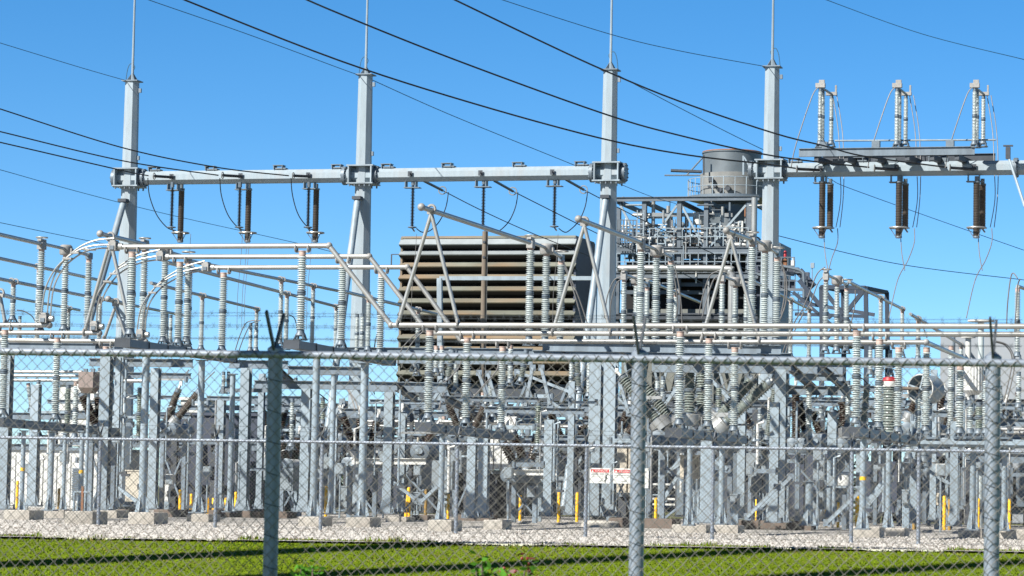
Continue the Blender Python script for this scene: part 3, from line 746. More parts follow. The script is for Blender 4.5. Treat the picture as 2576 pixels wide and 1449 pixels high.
rbus((2136, 709), (2272, 778), 102, 122, 'upper right receding aluminium tube', [(2270, 900), (2216, 930)])
rbus((2290, 790), (2440, 880), 104, 130, 'far lower right receding aluminium tube', [(2310, 912), (2418, 925)])
bus([(2560, 720), (2630, 745)], [98, 102], .06, 'short receding tube at the right edge on a tall insulator')
ins(2560, 724, 905, 98, 'mid', 'tall white insulator at the right edge beside the pale building', G4)

# ------------------------------------------------------------------ front stands (insulators under the three long tubes)
G1 = 'white insulators of the front stands'
for nm, L in (('holding low tubes at the far left', ((13, 830, 1052, Q1), (145, 850, 1063, Q2), (267, 872, 1076, Q3))),
              ('holding low tubes left of centre', ((1082, 832, 1063, Q1), (1176, 850, 1075, Q2), (1265, 872, 1086, Q3))),
              ('behind the right near fence post', ((1712, 834, 1079, Q1), (1784, 852, 1083, Q2), (1849, 874, 1094, Q3))),
              ('right of the dark fence post', ((2156, 832, 1076, Q1), (2213, 854, 1086, Q2), (2261, 874, 1096, Q3))),
              ('under high tubes beside the first pole', ((333, 634, 852, Q1), (453, 659, 873, Q2), (563, 686, 892, Q3))),
              ('under high tubes left of the second pole', ((761, 631, 856, Q1), (863, 659, 878, Q2), (960, 685, 900, Q3)))):
    for x, y0, y1, q in L: ins(x, y0, y1, q, 'post', 'large white insulator ' + nm + ', {o}', G1, 'c')
ins(2331, 874, 1094, Q3 + .5, 'post', 'large white insulator under the elbow of the lowest long tube', G1)
def frame_beam(x0, y0, x1, y1, qa, qb, lab):
    a, b_ = pt(x0, y0, qa), pt(x1, y1, qb); t = thing('switch_support', None, 'switch base', a, 'dark switch base beams'); fam(t, lab + ', {o}', x0)
    d = (b_ - a).normalized(); sd = d.cross(Z).normalized()
    part('web_and_flanges', MB().ibeam(a, b_, .22, .2, .018), GREYC, t, smooth=False)
    for s in (-1, 1):
        part('side_channel', MB().bar(a + sd * s * .17, b_ + sd * s * .17, .03, .2), GREYC, t, smooth=False)
    for k in range(7):
        p = a.lerp(b_, k / 6); part('stiffener', MB().box(p, .42, .024, .23, (sd, d, Z)), DKST, t, smooth=False)
    return t
frame_beam(-10, 1062, 284, 1086, Q1 - .6, Q3 + .8, 'dark switch base beam on low posts')
frame_beam(1064, 1074, 1280, 1098, Q1 - .8, Q3 + .8, 'dark switch base beam on low posts')
frame_beam(1694, 1088, 1863, 1106, Q1 - .6, Q3 + .6, 'dark switch base beam on low posts')
frame_beam(2140, 1086, 2292, 1108, Q1 - .8, Q3 + .8, 'dark switch base beam on low posts')
frame_beam(308, 862, 580, 903, Q1 - .6, Q3 + .9, 'dark switch base beam at high level')
frame_beam(733, 866, 978, 910, Q1 - .8, Q3 + .8, 'dark switch base beam at high level')
PF = 'grey round pipe post with gusseted base, front stands, {o}'
for x, yt, q, wp, bd in ((60, 1085, 70.5, 12, 1185), (131, 1088, 73, 15, None), (164, 1092, 75, 11, None), (207, 1086, 72, 12, 1191), (368, 893, 72, 20, None), (508, 908, 75.5, 17, None),
                      (586, 942, 80, 14, None), (797, 896, 72, 19, None), (840, 942, 80, 14, None), (918, 917, 75.5, 20, None), (1113, 1096, 71, 15, None),
                      (1736, 1105, 71, 13, None), (1817, 1116, 75, 14, None), (2172, 1105, 71, 16, 1208), (2236, 1122, 75, 14, None), (2448, 1125, 75, 14, None), (2527, 1128, 75, 13, None), (2036, 1212, 78, 18, None)):
    pipecol(x, yt, q, wp, PF, 'pipe posts', .2, bd)
HF = 'grey H-section steel column on a base plate, {o}'
for x, yt, q, wp in ((20, 888, 71, 27), (92, 968, 84, 22), (270, 888, 76, 28), (393, 926, 83, 22), (620, 926, 84, 24), (558, 1006, 92, 19), (773, 978, 84, 24), (981, 978, 84, 23),
                     (1189, 1096, 76, 22), (1219, 1100, 77.5, 24), (1382, 1056, 86, 21), (1501, 905, 90, 30), (1538, 905, 91.5, 30), (1781, 1105, 76, 30), (1966, 930, 84, 28), (1950, 1012, 82, 22),
                     (2095, 1038, 90, 22), (2402, 1060, 84, 19), (2300, 1042, 90, 17), (1868, 985, 92, 19), (300, 895, 84, 14), (660, 940, 92, 15), (1014, 1040, 90, 18), (1440, 960, 95, 16), (2350, 930, 96, 15), (2500, 1000, 92, 16)):
    hcol(x, yt, q, wp, HF, 'H-section columns')

# ------------------------------------------------------------------ platform beams
BF = 'grey steel I-beam across the frame at upper level, {o}'
UL = 'upper level beams'
for a in ((225, 911, 485, 914, 86, 86, .26, .2), (577, 916, 724, 918, 85, 85, .26, .2), (724, 931, 912, 934, 82, 82, .26, .2), (1365, 872, 1965, 880, 80.5, 80.5, .26, .2), (1340, 892, 1990, 900, 87, 87, .28, .2),
          (-20, 868, 480, 874, 86, 86, .2, .16), (1640, 922, 2120, 928, 84, 84, .34, .22), (2000, 948, 2120, 950, 82, 82, .2, .16), (860, 880, 1340, 884, 100, 100, .2, .18), (1900, 912, 2330, 918, 100, 100, .24, .18), (880, 905, 1340, 910, 96, 96, .22, .18)):
    beam(*a, BF, group=UL)
BM = 'grey steel I-beam across the frame at middle level, {o}'
for a in ((640, 967, 912, 970, 84, 84, .26, .2), (928, 972, 1124, 976, 82, 82, .30, .2), (1108, 1002, 1352, 1006, 86, 86, .17, .16), (520, 1001, 612, 1003, 92, 92, .15, .15), (640, 1023, 790, 1026, 96, 96, .2, .16),
          (1218, 1030, 1470, 1035, 88, 88, .2, .18), (1944, 980, 2135, 984, 86, 86, .28, .2), (2040, 1012, 2150, 1015, 92, 92, .16, .16), (2100, 976, 2300, 980, 94, 94, .2, .16), (2345, 1040, 2420, 1043, 88, 88, .2, .16), (930, 1010, 1110, 1012, 94, 94, .16, .16),
          (1548, 1022, 1680, 1026, 95, 95, .18, .16), (230, 942, 480, 946, 95, 95, .2, .18), (310, 998, 440, 1000, 98, 98, .14, .14), (1300, 1060, 1500, 1062, 98, 98, .16, .16), (1580, 990, 1790, 994, 96, 96, .2, .18), (2150, 1030, 2390, 1036, 98, 98, .18, .16), (2420, 1020, 2600, 1024, 96, 96, .2, .18),
          (120, 1010, 260, 1012, 104, 104, .16, .16), (1000, 1090, 1150, 1092, 92, 92, .14, .14), (2440, 1060, 2600, 1064, 90, 90, .24, .2), (2430, 1150, 2600, 1154, 90, 90, .3, .2)):
    beam(*a, BM, group='middle level beams')
for i, (x0, y0, x1, y1) in enumerate(((1372, 876, 1440, 902), (1560, 878, 1625, 905), (1700, 880, 1765, 905), (1880, 884, 1940, 908), (240, 872, 300, 905), (1120, 1004, 1190, 1035), (690, 925, 740, 968), (1000, 975, 1050, 1005), (1990, 925, 2050, 980), (2070, 930, 2140, 985))):
    beam(x0, y0, x1, y1, 80.5, 87 if y1 < 910 else 90, .2, .16, 'short dark beam receding between two crossing beams, {o}', DKST, 'receding beams')
# octagonal tube beam at right with its own posts
a, b_ = pt(2290, 1113, 74.5), pt(2640, 1117, 74.5)
t = thing('tube_beam', 'horizontal octagonal grey tube beam on pipe posts at the lower right', 'tube beam', a)
part('beam_tube', MB().tube([a, b_], .11, 8), GALV, t, smooth=False)
for x in (2300, 2345, 2416, 2452, 2526): part('saddle', MB().box(pt(x, 1102, 74.5), .34, .3, .05), GREYC, t)
G5 = 'white insulators standing on the right tube beam'
for x, y0, k in ((2310, 990, 'slim'), (2416, 918, 'post'), (2441, 1012, 'slim'), (2463, 1012, 'green'), (2482, 945, 'mid'), (2393, 870, 'mid')):
    ins(x, y0, 1101, 74.5 if x > 2400 or x < 2330 else 88, k, 'white insulator standing on the octagonal tube beam, {o}', G5)
for x, y0, y1, q in ((2310, 1128, 1180, 76), (2325, 1130, 1176, 76), (2286, 1085, 1165, 82), (2441, 1130, 1150, 77)):
    ins(x, y0, y1, q, 'slim', 'short white insulator below the right tube beam, {o}', 'short low insulators')

# capacitive transformer with red cap, wave trap drum, ribbed can
o = ins(2238, 962, 1094, 78, 'wide', 'wide grey insulator column topped by a bright red cap', 'instrument transformers'); o['label'] = 'wide grey insulator column topped by a bright red cap'; FAM.pop('wide grey insulator column topped by a bright red cap')
tp = pt(2238, 962, 78)
part('white_collar', MB().lathe([(.235, -.12), (.24, .0), (.22, .02)], tp, n=18), WHITE, o)
part('red_cap', MB().lathe([(.20, .02), (.21, .05), (.17, .13), (.05, .16)], tp, n=18), RED, o)
part('terminal', MB().tube([tp + Z * .18, tp + Z * .34, tp + Z * .34 + C * .16], .02, 6), DKST, o)
p = pt(2315, 978, 86); ax = (R * .93 + C * .36).normalized()
t = thing('wave_trap', 'large pale round drum lying on its side among insulators at right', 'line trap', p)
part('drum', MB().lathe([(.40, .5), (.40, 0), (.42, 0), (.42, .72), (.40, .72), (.40, .55)], p, ax, 32), GALV, t)
part('front_ring', MB().torus(p, .42, .022, ax, 32, 8), WHITE, t)
part('back_disc', MB().lathe([(.39, .5), (.39, .52)], p, ax, 28), GREYC, t)
for th in (.3, 1.87, 3.44, 5.0):
    a_ = ax.cross(Z).normalized(); d = a_ * math.cos(th) + ax.cross(a_) * math.sin(th); part('spider_arm', MB().bar(p, p + d * .42, .06, .05), GALV, t)
part('lead_stub', MB().tube([p - C * .9 - ax * .1, p - ax * .1], .05, 8), WOOD, t)
part('support_pedestal', MB().tube([p + ax * .5 - Z * .42, p + ax * .5 - Z * 2.3], .12, 12), GREYC, t)
p = pt(2448, 993, 84)
t = thing('surge_can', 'white vertically ribbed metal can behind the right near fence post', 'transformer can', p)
b = MB(); n_ = 40; vs = []
for z_ in (0, .12, .80, .88):
    for k in range(n_):
        rr = (.29 if k % 2 else .265) * (.55 if z_ == 0 else 1) * (.9 if z_ > .85 else 1); th = 2 * math.pi * k / n_; vs.append(p + V((math.cos(th) * rr, math.sin(th) * rr, z_)))
b.add(vs, [(i * n_ + k, i * n_ + (k + 1) % n_, (i + 1) * n_ + (k + 1) % n_, (i + 1) * n_ + k) for i in range(3) for k in range(n_)] + [tuple(range(3 * n_, 4 * n_)), tuple(range(n_ - 1, -1, -1))])
part('ribbed_body', b, WHITE, t, smooth=False)
part('top_lug', MB().box(p + Z * .95, .1, .1, .14), GREYC, t); part('stem', MB().tube([p, p - Z * .55], .05, 8), GREYC, t)

# brown box on a thin pole at left
p = gq(217, 68.5); tp = pt(217, 985, 68.5); t = thing('pole_box', 'pinkish brown box with tapered underside on a thin pole at left', 'equipment box', p)
q0 = pt(224, 956, 68.5); hw = .19
part('box_body', MB().box(q0, hw * 2.1, .42, .40), BOXB, t)
part('tapered_underside', MB().add([q0 + C * sx * hw * 1.05 + R * sy * .21 - Z * .2 for sy in (-1, 1) for sx in (-1, 1)] + [q0 + C * sx * hw * .7 + R * sy * .14 - Z * .34 for sy in (-1, 1) for sx in (-1, 1)],
     [(0, 1, 5, 4), (1, 3, 7, 5), (3, 2, 6, 7), (2, 0, 4, 6), (4, 5, 7, 6), (0, 2, 3, 1)]), CONB, t, smooth=False)
part('pole', MB().tube([V((q0.x, q0.y, 0)), q0 - Z * .3], .045, 10), GALV, t)
part('top_fittings', MB().box(q0 + Z * .24 + C * .1, .1, .06, .1).box(q0 + Z * .24 - C * .1, .1, .06, .1), GREYC, t)

# ------------------------------------------------------------------ circuit breakers
def breaker(q, bush, kind, label, ty, span, legs, cabinet=None, tank_r=.22, turr=.2, tm=None, tanks=None):
    base = gq((span[0] + span[1]) / 2, q); t = thing('circuit_breaker', label, 'circuit breaker', base, 'circuit breakers')
    a, b_ = pt(span[0], ty, q), pt(span[1], ty, q)
    for (tx, ty2) in (tanks or [(b0[0], ty) for b0 in bush]):
        e0 = pt(tx, ty2, q) - R * .75; e1 = e0 + R * 1.9
        tk = part('tank', MB().tube([e0, e0 + R * .08, e1 - R * .08, e1], [tank_r * .8, tank_r, tank_r, tank_r * .8], 20), tm or GALV2, t)
        part('end_cover', MB().tube([e0 - R * .05, e0 - R * .02, e0 + R * .04], [tank_r * .7, tank_r * 1.12, tank_r * 1.12], 20), GREYC, tk, top=t)
        part('cover_boss', MB().tube([e0 - R * .12, e0 - R * .04], tank_r * .35, 14), GALV, tk, top=t)
    for (x0, y0, x1, y1, dq) in bush:
        p0, p1 = pt(x0, y0, q + dq), pt(x1, y1, q + dq); ax = (p1 - p0).normalized()
        part('turret', MB().tube([p0 - ax * .34, p0 - ax * .02, p0], [turr, turr, turr * .9], 18), SILV, t)
        h = (p1 - p0).length; hb = max(.3, round(h * 5) / 5); qt = ax.to_track_quat('Z', 'Y'); rotm = qt.to_matrix().to_4x4()
        e = bpy.data.objects.new('bushing', None); COL.objects.link(e); e.parent = t; e.empty_display_size = .1
        L = MATS[t.name].inverted() @ (Matrix.Translation(p0) @ rotm @ Matrix.Diagonal((1, 1, h / hb, 1))); e.matrix_local = L
        for n_, me in proto(kind, hb):
            ch = bpy.data.objects.new(n_, me); COL.objects.link(ch); ch.parent = e
        part('terminal', MB().tube([p1, p1 + ax * .16], .045, 8).box(p1 + ax * .2, .1, .06, .16), WHITE, t)
    zt = a.z - tank_r * .8
    for x in legs:
        p = gq(x, q); part('leg', MB().box(p + Z * zt / 2, .14, .14, zt), GALV2, t)
    l0, l1 = gq(legs[0], q), gq(legs[-1], q)
    part('cross_beam', MB().bar(l0 + Z * zt - C * .25, l1 + Z * zt + C * .25, .18, .12), GALV, t)
    part('brace', MB().bar(l0 + Z * .2, l1 + Z * zt * .8, .06, .06).bar(l1 + Z * .2, l0 + Z * zt * .8, .06, .06), GALV2, t)
    if cabinet:
        x0, y0, x1, y1 = cabinet; c0, c1 = pt(x0, y0, q - .8), pt(x1, y1, q - .8); wv = (c1 - c0); ww = abs(wv.dot(C)); hh = abs(c0.z - c1.z); cc = (c0 + c1) / 2
        cb = part('cabinet', MB().box(cc, ww, .7, hh), CAB, t, smooth=False)
        part('door', MB().box(cc - R * .36, ww * .88, .02, hh * .9), CAB, cb, top=t, smooth=False)
        part('handle', MB().box(cc - R * .385 + C * ww * .3, .03, .03, .16), DKST, cb, top=t)
    return t
breaker(95, [(417, 1062, 450, 978, 0), (446, 1052, 503, 982, 0), (425, 1070, 440, 1000, 2.5)], 'brown2', 'dead-tank breaker with long brown bushings splayed right of the dark wall', 1082, (395, 470), (405, 460), tank_r=.24)
breaker(80, [(243, 1072, 205, 988, 0), (250, 1066, 247, 990, .4)], 'brown', 'breaker with short brown bushings behind the brown pole box', 1092, (215, 290), (225, 282), tank_r=.22)
breaker(90, [(893, 1130, 860, 1040, 0), (905, 1124, 905, 1042, .6), (930, 1128, 950, 1050, 1)], 'brown', 'breaker with dark brown bushings and silver turrets beside the second pole', 1168, (870, 950), (878, 942), None, tank_r=.20)
breaker(92, [(722, 1160, 702, 1090, 0), (740, 1160, 752, 1092, .5)], 'brown', 'small breaker with short dark bushings just right of the dark fence post', 1172, (705, 756), (708, 752), (700, 1178, 745, 1235), tank_r=.22, tm=WHITE)
beam(885, 1160, 1072, 1161, 89, 89, .2, .2, 'pale horizontal support beam beside the second pole breaker', WHITE, 'pale breaker beams')
beam(1282, 1188, 1402, 1189, 87, 87, .18, .2, 'pale horizontal support beam in front of the white radiators', WHITE, 'pale breaker beams')
breaker(92, [(1012, 1114, 1012, 1036, 0), (1070, 1118, 1100, 1068, 0), (1076, 1124, 1064, 1078, 1)], 'brown', 'breaker with upright dark bushing and a big grey cabinet left of centre', 1136, (1000, 1120), (1010, 1108), (1070, 1158, 1145, 1232), tank_r=.26)
breaker(88, [(1292, 1164, 1262, 1104, 0), (1316, 1156, 1291, 1088, 0), (1336, 1160, 1350, 1092, 1)], 'brown', 'breaker with brown bushings leaning left in front of the white radiators', 1196, (1285, 1350), (1292, 1345), (1333, 1222, 1360, 1252), tank_r=.20)
breaker(84, [(1652, 1058, 1562, 946, 0), (1684, 1050, 1610, 958, .8), (1735, 1042, 1735, 915, .5), (1766, 1038, 1766, 918, 1.5), (1826, 1062, 1940, 958, 0), (1812, 1046, 1898, 950, .8)], 'bwhite',
        'largest breaker with six thick grey bushings and silver turrets behind the fence post', 1110, (1640, 1850), (1665, 1725, 1835), None, tank_r=.26, turr=.33, tanks=[(1671, 1108), (1721, 1117), (1760, 1112), (1828, 1114)])
breaker(92, [(2002, 1106, 2002, 972, 0), (2026, 1086, 2008, 1000, .5), (2124, 1076, 2119, 1002, 0)], 'brown', 'breaker with slim brown bushings between two tall columns at right', 1122, (1996, 2140), (2005, 2130), (2047, 1232, 2077, 1282), tank_r=.22)
breaker(97, [(2290, 1040, 2312, 985, 0), (2360, 1050, 2372, 985, 0)], 'brown', 'breaker partly hidden behind the pale round drum', 1082, (2280, 2400), (2292, 2390), (2300, 1150, 2330, 1185), tank_r=.22)
# big grey-green upright bushings and odd insulators in the middle band
G6 = 'insulators in the middle band'
for x, y0, y1, q, k, xb in ((97, 955, 1098, 84, 'slim', None), (172, 968, 1118, 86, 'green', None), (192, 960, 1112, 84, 'mid', None), (353, 975, 1118, 82, 'green', None), (736, 1002, 1132, 88, 'slim', None),
                          (1355, 1010, 1140, 86, 'green', None), (1809, 966, 1045, 90, 'green', None), (1951, 968, 1116, 84, 'grey', 1928), (2036, 962, 1120, 86, 'mid', None), (2182, 966, 1082, 84, 'grey', 2170), (1438, 905, 1010, 95, 'slim', None),
                          (1482, 905, 1005, 95, 'slim', None), (1452, 905, 990, 95, 'grey', 1456), (1654, 948, 1025, 94, 'slim', None), (1668, 946, 1025, 94, 'slim', None), (1140, 880, 965, 96, 'grey', 1124), (1148, 880, 990, 97, 'slim', None),
                          (1325, 880, 968, 96, 'grey', 1308), (1285, 868, 972, 95, 'mid', None), (1098, 870, 945, 95, 'mid', None), (1112, 870, 945, 96, 'mid', None), (1043, 900, 935, 97, 'slim', None), (2066, 1000, 1060, 94, 'slim', None), (2134, 958, 1085, 87, 'slim', None), (2190, 870, 950, 98, 'slim', None), (2205, 870, 950, 99, 'slim', None),
                          (899, 790, 898, 100, 'slim', None), (912, 788, 898, 101, 'slim', None), (420, 790, 870, 105, 'slim', None), (430, 792, 872, 107, 'slim', None), (631, 812, 890, 112, 'slim', None), (645, 812, 890, 114, 'slim', None), (50, 795, 862, 102, 'slim', None), (250, 925, 975, 104, 'slim', None),
                          (563, 935, 990, 108, 'slim', None), (575, 935, 990, 109, 'slim', None), (1900, 1070, 1120, 92, 'slim', None), (1912, 1030, 1100, 91, 'slim', None), (2563, 935, 1035, 92, 'slim', None), (2516, 970, 1060, 95, 'slim', None), (2240, 880, 950, 104, 'slim', None)):
    ins(x, y0, y1, q, k, 'insulator standing among the crowded middle frames, {o}', G6, None, xb)
# short back tubes and bundles
for i, (x0, x1, y, q) in enumerate(((-20, 205, 935, 104), (-20, 205, 945, 106), (-20, 198, 956, 108), (300, 360, 958, 92), (120, 330, 1052, 110), (925, 1345, 1060, 104), (925, 1345, 1065, 106), (925, 1345, 1071, 108), (1330, 1560, 1066, 108), (1330, 1560, 1073, 110), (2340, 2400, 1080, 100), (2500, 2600, 1080, 100), (2500, 2600, 1088, 102))):
    a, b_ = pt(x0, y, q), pt(x1, y + .004 * (x1 - x0), q); t = thing('tube_bus', None, 'tube bus', a, 'far low tubes'); fam(t, 'pale aluminium tube low behind the front columns, {o}', (x0 + x1) / 2 + i * .01)
    part('tube', MB().tube([a, b_], .065, 10), SILV, t); part('end_ball', MB().ball(b_, .075), ALUB, t)
# thin operating pipes
for x, yt, yb, q in ((310, 895, 1190, 78), (476, 1052, 1275, 86), (1007, 980, 1225, 80), (1405, 1055, 1235, 84), (2005, 1010, 1215, 82), (2426, 1000, 1180, 80), (318, 905, 1195, 79), (1565, 1060, 1120, 90), (2214, 1110, 1170, 80), (1640, 1010, 1060, 88), (700, 940, 1020, 90)):
    a = pt(x, yt, q); b_ = V((a.x, a.y, pt(x, yb, q).z)); t = thing('operating_rod', None, 'operating rod', b_, 'switch operating rods'); fam(t, 'thin vertical grey switch operating rod, {o}', x)
    part('rod', MB().tube([b_, a], .035, 8), GALV, t); part('guide', MB().box(b_.lerp(a, .5), .12, .12, .06), GREYC, t); part('crank', MB().box(b_ + C * .08, .26, .08, .08), DKST, t)
# lattice braces and diagonal struts
for i, (x0, y0, x1, y1, q) in enumerate(((1880, 1300, 1955, 1225, 80), (1915, 1275, 1990, 1200, 82), (2080, 1315, 2165, 1235, 80), (2185, 1270, 2240, 1205, 82), (2188, 1255, 2228, 1200, 84), (1670, 1255, 1715, 1180, 86), (1672, 1190, 1740, 1150, 86), (1060, 1262, 1130, 1195, 88), (985, 1210, 1045, 1255, 88),
                                     (295, 1225, 345, 1262, 84), (1205, 938, 1225, 1000, 94), (1228, 940, 1246, 1000, 94), (1340, 925, 1322, 1022, 92), (1362, 925, 1384, 1018, 92), (1300, 935, 1450, 992, 104), (1560, 965, 1582, 1040, 94), (1130, 880, 1180, 905, 100), (1790, 1155, 1830, 1180, 80), (2330, 1180, 2400, 1225, 88), (860, 1010, 815, 1100, 92), (1780, 945, 1850, 1020, 90), (1700, 980, 1640, 1065, 92))):
    a, b_ = pt(x0, y0, q), pt(x1, y1, q); t = thing('diagonal_brace', None, 'brace', a, 'diagonal steel braces'); fam(t, 'slanting grey steel brace between frames, {o}', (x0 + x1) / 2)
    part('angle_bar', MB().bar(a, b_, .10, .10), GALV, t, smooth=False); part('end_plate', MB().box(a, .2, .03, .2), GALV2, t); part('end_plate', MB().box(b_, .2, .03, .2), GALV2, t)
# curved leads in the switchyard
for P, q in (([(2075, 672), (2055, 690), (2035, 740), (2020, 776)], 96), ([(2078, 690), (2058, 712), (2040, 760), (2026, 782)], 97), ([(2022, 785), (2005, 820), (1985, 860), (1975, 895)], 92), ([(2018, 780), (1998, 812), (1975, 870), (1968, 893)], 91),
             ([(1568, 695), (1545, 705), (1528, 745), (1520, 800)], 97), ([(1572, 700), (1552, 712), (1537, 760), (1534, 815)], 98), ([(1806, 682), (1785, 695), (1768, 745), (1758, 790)], 97), ([(1812, 690), (1794, 706), (1776, 760), (1766, 800)], 98),
             ([(1414, 660), (1432, 700), (1447, 745), (1462, 800), (1475, 850)], 85), ([(1418, 660), (1440, 710), (1460, 760), (1478, 815)], 85), ([(1690, 660), (1700, 720), (1705, 770), (1700, 800)], 85), ([(1696, 660), (1708, 720), (1714, 770), (1716, 830)], 85),
             ([(1960, 650), (1973, 690), (1974, 740), (1965, 790)], 85), ([(1962, 652), (1978, 700), (1977, 760), (1960, 810)], 85), ([(2152, 730), (2150, 770), (2142, 810), (2138, 845)], 101), ([(2290, 790), (2310, 805), (2325, 830), (2332, 850)], 104),
             ([(42, 780), (60, 783), (80, 795), (90, 812)], 100), ([(645, 805), (620, 812), (605, 840), (592, 880)], 112), ([(655, 806), (632, 815), (615, 845), (600, 885)], 112), ([(716, 790), (740, 800), (748, 840), (742, 880)], 110), ([(980, 800), (960, 815), (946, 850), (940, 890)], 105),
             ([(1060, 830), (1035, 850), (1010, 880), (1000, 920)], 95), ([(1064, 834), (1042, 856), (1020, 890), (1010, 925)], 96), ([(1030, 960), (1100, 970), (1150, 930), (1165, 890)], 90), ([(1190, 1000), (1225, 960), (1250, 930), (1256, 890)], 90),
             ([(2560, 700), (2545, 690), (2535, 760), (2532, 830)], 97), ([(2566, 702), (2560, 720), (2556, 780), (2552, 840)], 97), ([(2500, 860), (2530, 870), (2546, 910), (2525, 1010)], 88), ([(2506, 858), (2538, 872), (2552, 920), (2530, 1020)], 88), ([(905, 1040), (895, 1010), (880, 985), (872, 960)], 88), ([(893, 1030), (884, 1000), (872, 975)], 88),
             ([(1300, 1095), (1290, 1060), (1280, 1045)], 87), ([(1562, 945), (1545, 925), (1530, 905)], 84), ([(1940, 955), (1955, 930), (1962, 912)], 84), ([(1898, 948), (1912, 930), (1920, 912)], 84), ([(503, 982), (515, 960), (540, 935)], 95), ([(450, 976), (458, 955), (475, 930)], 95), ([(1105, 1030), (1110, 1005), (1122, 980)], 88), ([(1140, 1030), (1150, 1008), (1168, 990)], 88)):
    lead(P, q, q + .6, .022, 'curved grey cable linking switchyard equipment, {o}')

# ------------------------------------------------------------------ footings, kerbs and bollards
CF = 'pale concrete footing block on the gravel, {o}'
def block(x0, x1, yt, yb, dep=.9, tmpl=CF, M=CONC):
    a, b_ = gp(x0, yb), gp(x1, yb); q = (a.dot(R) + b_.dot(R)) / 2; a, b_ = gq(x0, q), gq(x1, q)
    h = pt((x0 + x1) / 2, yt, q).z; w_ = (b_ - a).dot(C); c = (a + b_) / 2 + R * dep / 2; k = .02
    b = MB()
    prof = [(0, 0), (0, h - .03), (.03, h)]
    vs = []
    for z_, g in ((-.05, 0), (h - k, 0), (h, k)):
        for sx, sy in ((-1, -1), (1, -1), (1, 1), (-1, 1)): vs.append(V((c.x, c.y, z_)) + C * sx * (w_ / 2 - g) + R * sy * (dep / 2 - g))
    b.add(vs, [(i * 4 + j, i * 4 + (j + 1) % 4, (i + 1) * 4 + (j + 1) % 4, (i + 1) * 4 + j) for i in range(2) for j in range(4)] + [(8, 9, 10, 11), (3, 2, 1, 0)])
    o = single('concrete_footing', b, M, None, 'concrete block', (c.x, c.y, 0), 'concrete footings', smooth=False); fam(o, tmpl, (x0 + x1) / 2)
for a in ((9, 73, 1283, 1307), (103, 160, 1282, 1302), (162, 232, 1286, 1318), (250, 293, 1283, 1302), (322, 387, 1289, 1318), (470, 524, 1293, 1312), (750, 806, 1300, 1324), (870, 930, 1302, 1326), (900, 928, 1301, 1325), (970, 1022, 1300, 1312), (1076, 1135, 1308, 1336), (1216, 1263, 1308, 1332),
          (1690, 1776, 1320, 1340), (1792, 1856, 1321, 1341), (2144, 2212, 1326, 1352), (2228, 2275, 1328, 1350), (2410, 2470, 1330, 1352), (2500, 2600, 1332, 1356)): block(*a)
BC = 'long concrete kerb wall coloured brown for shade behind the footings, {o}'
for a in ((296, 345, 1281, 1296, .5), (386, 455, 1282, 1300, 1.2), (524, 652, 1284, 1301, 1.2), (688, 722, 1287, 1303, .9), (1146, 1230, 1295, 1310, 1), (1530, 1690, 1304, 1328, 1.2), (1836, 2040, 1310, 1332, 1.2), (1036, 1075, 1296, 1308, .8)): block(*a[:4], a[4], BC, CONB)
p = gp(1500, 1326); t = thing('round_footing', 'low round concrete pad under the third pole base', 'concrete pad', p)
part('pad', MB().lathe([(.56, -.05), (.56, .12), (.5, .18)], p + R * .5, n=28), CONC, t)
BY = 'yellow steel bollard in the yard, {o}'
def bollard(x, yt, yb, wp, M=YEL, tmpl=BY, tilt=0):
    g = gp(x, max(yb, 1283 + .0175 * (x - 1288) )); 
    q = g.dot(R); q = min(q, 94); g = gq(x, q); top = pt(x, yt, q); r_ = max(.05, wp / ppm(q) / 2); h = top.z
    b = MB(); b.lathe([(r_, 0), (r_, h - r_ * .6), (r_ * .8, h - r_ * .2), (r_ * .3, h)], g, Z + C * tilt, 14)
    o = single('bollard', b, M, None, 'bollard', g, 'yard bollards'); fam(o, tmpl, x)
for x, y0, y1, w_ in ((42, 1209, 1262, 5), (218, 1229, 1282, 6), (452, 1232, 1284, 7), (480, 1242, 1278, 5), (522, 1252, 1276, 7), (536, 1252, 1275, 6), (567, 1252, 1272, 6), (592, 1237, 1290, 7), (711, 1222, 1288, 8), (819, 1223, 1299, 8),
                       (1029, 1240, 1296, 6), (1127, 1242, 1285, 5), (1308, 1246, 1304, 6), (1405, 1233, 1314, 8), (1451, 1238, 1304, 8), (1649, 1252, 1304, 7), (1902, 1256, 1309, 7), (1941, 1250, 1309, 9), (2078, 1280, 1302, 6), (2108, 1263, 1300, 6), (2156, 1247, 1320, 10), (2163, 1292, 1312, 6), (2375, 1247, 1322, 8), (2461, 1253, 1318, 7), (2539, 1255, 1320, 7)):
    bollard(x, y0, y1, w_)
bollard(1020, 1225, 1303, 9, YEL, 'thick yellow bollard leaning slightly, left of centre', .10)
for x, y0, y1, w_ in ((147, 1228, 1285, 5), (1070, 1228, 1302, 8), (2301, 1245, 1332, 12), (2388, 1255, 1316, 6)): bollard(x, y0, y1, w_, OCH, 'dull ochre bollard in the yard, {o}')

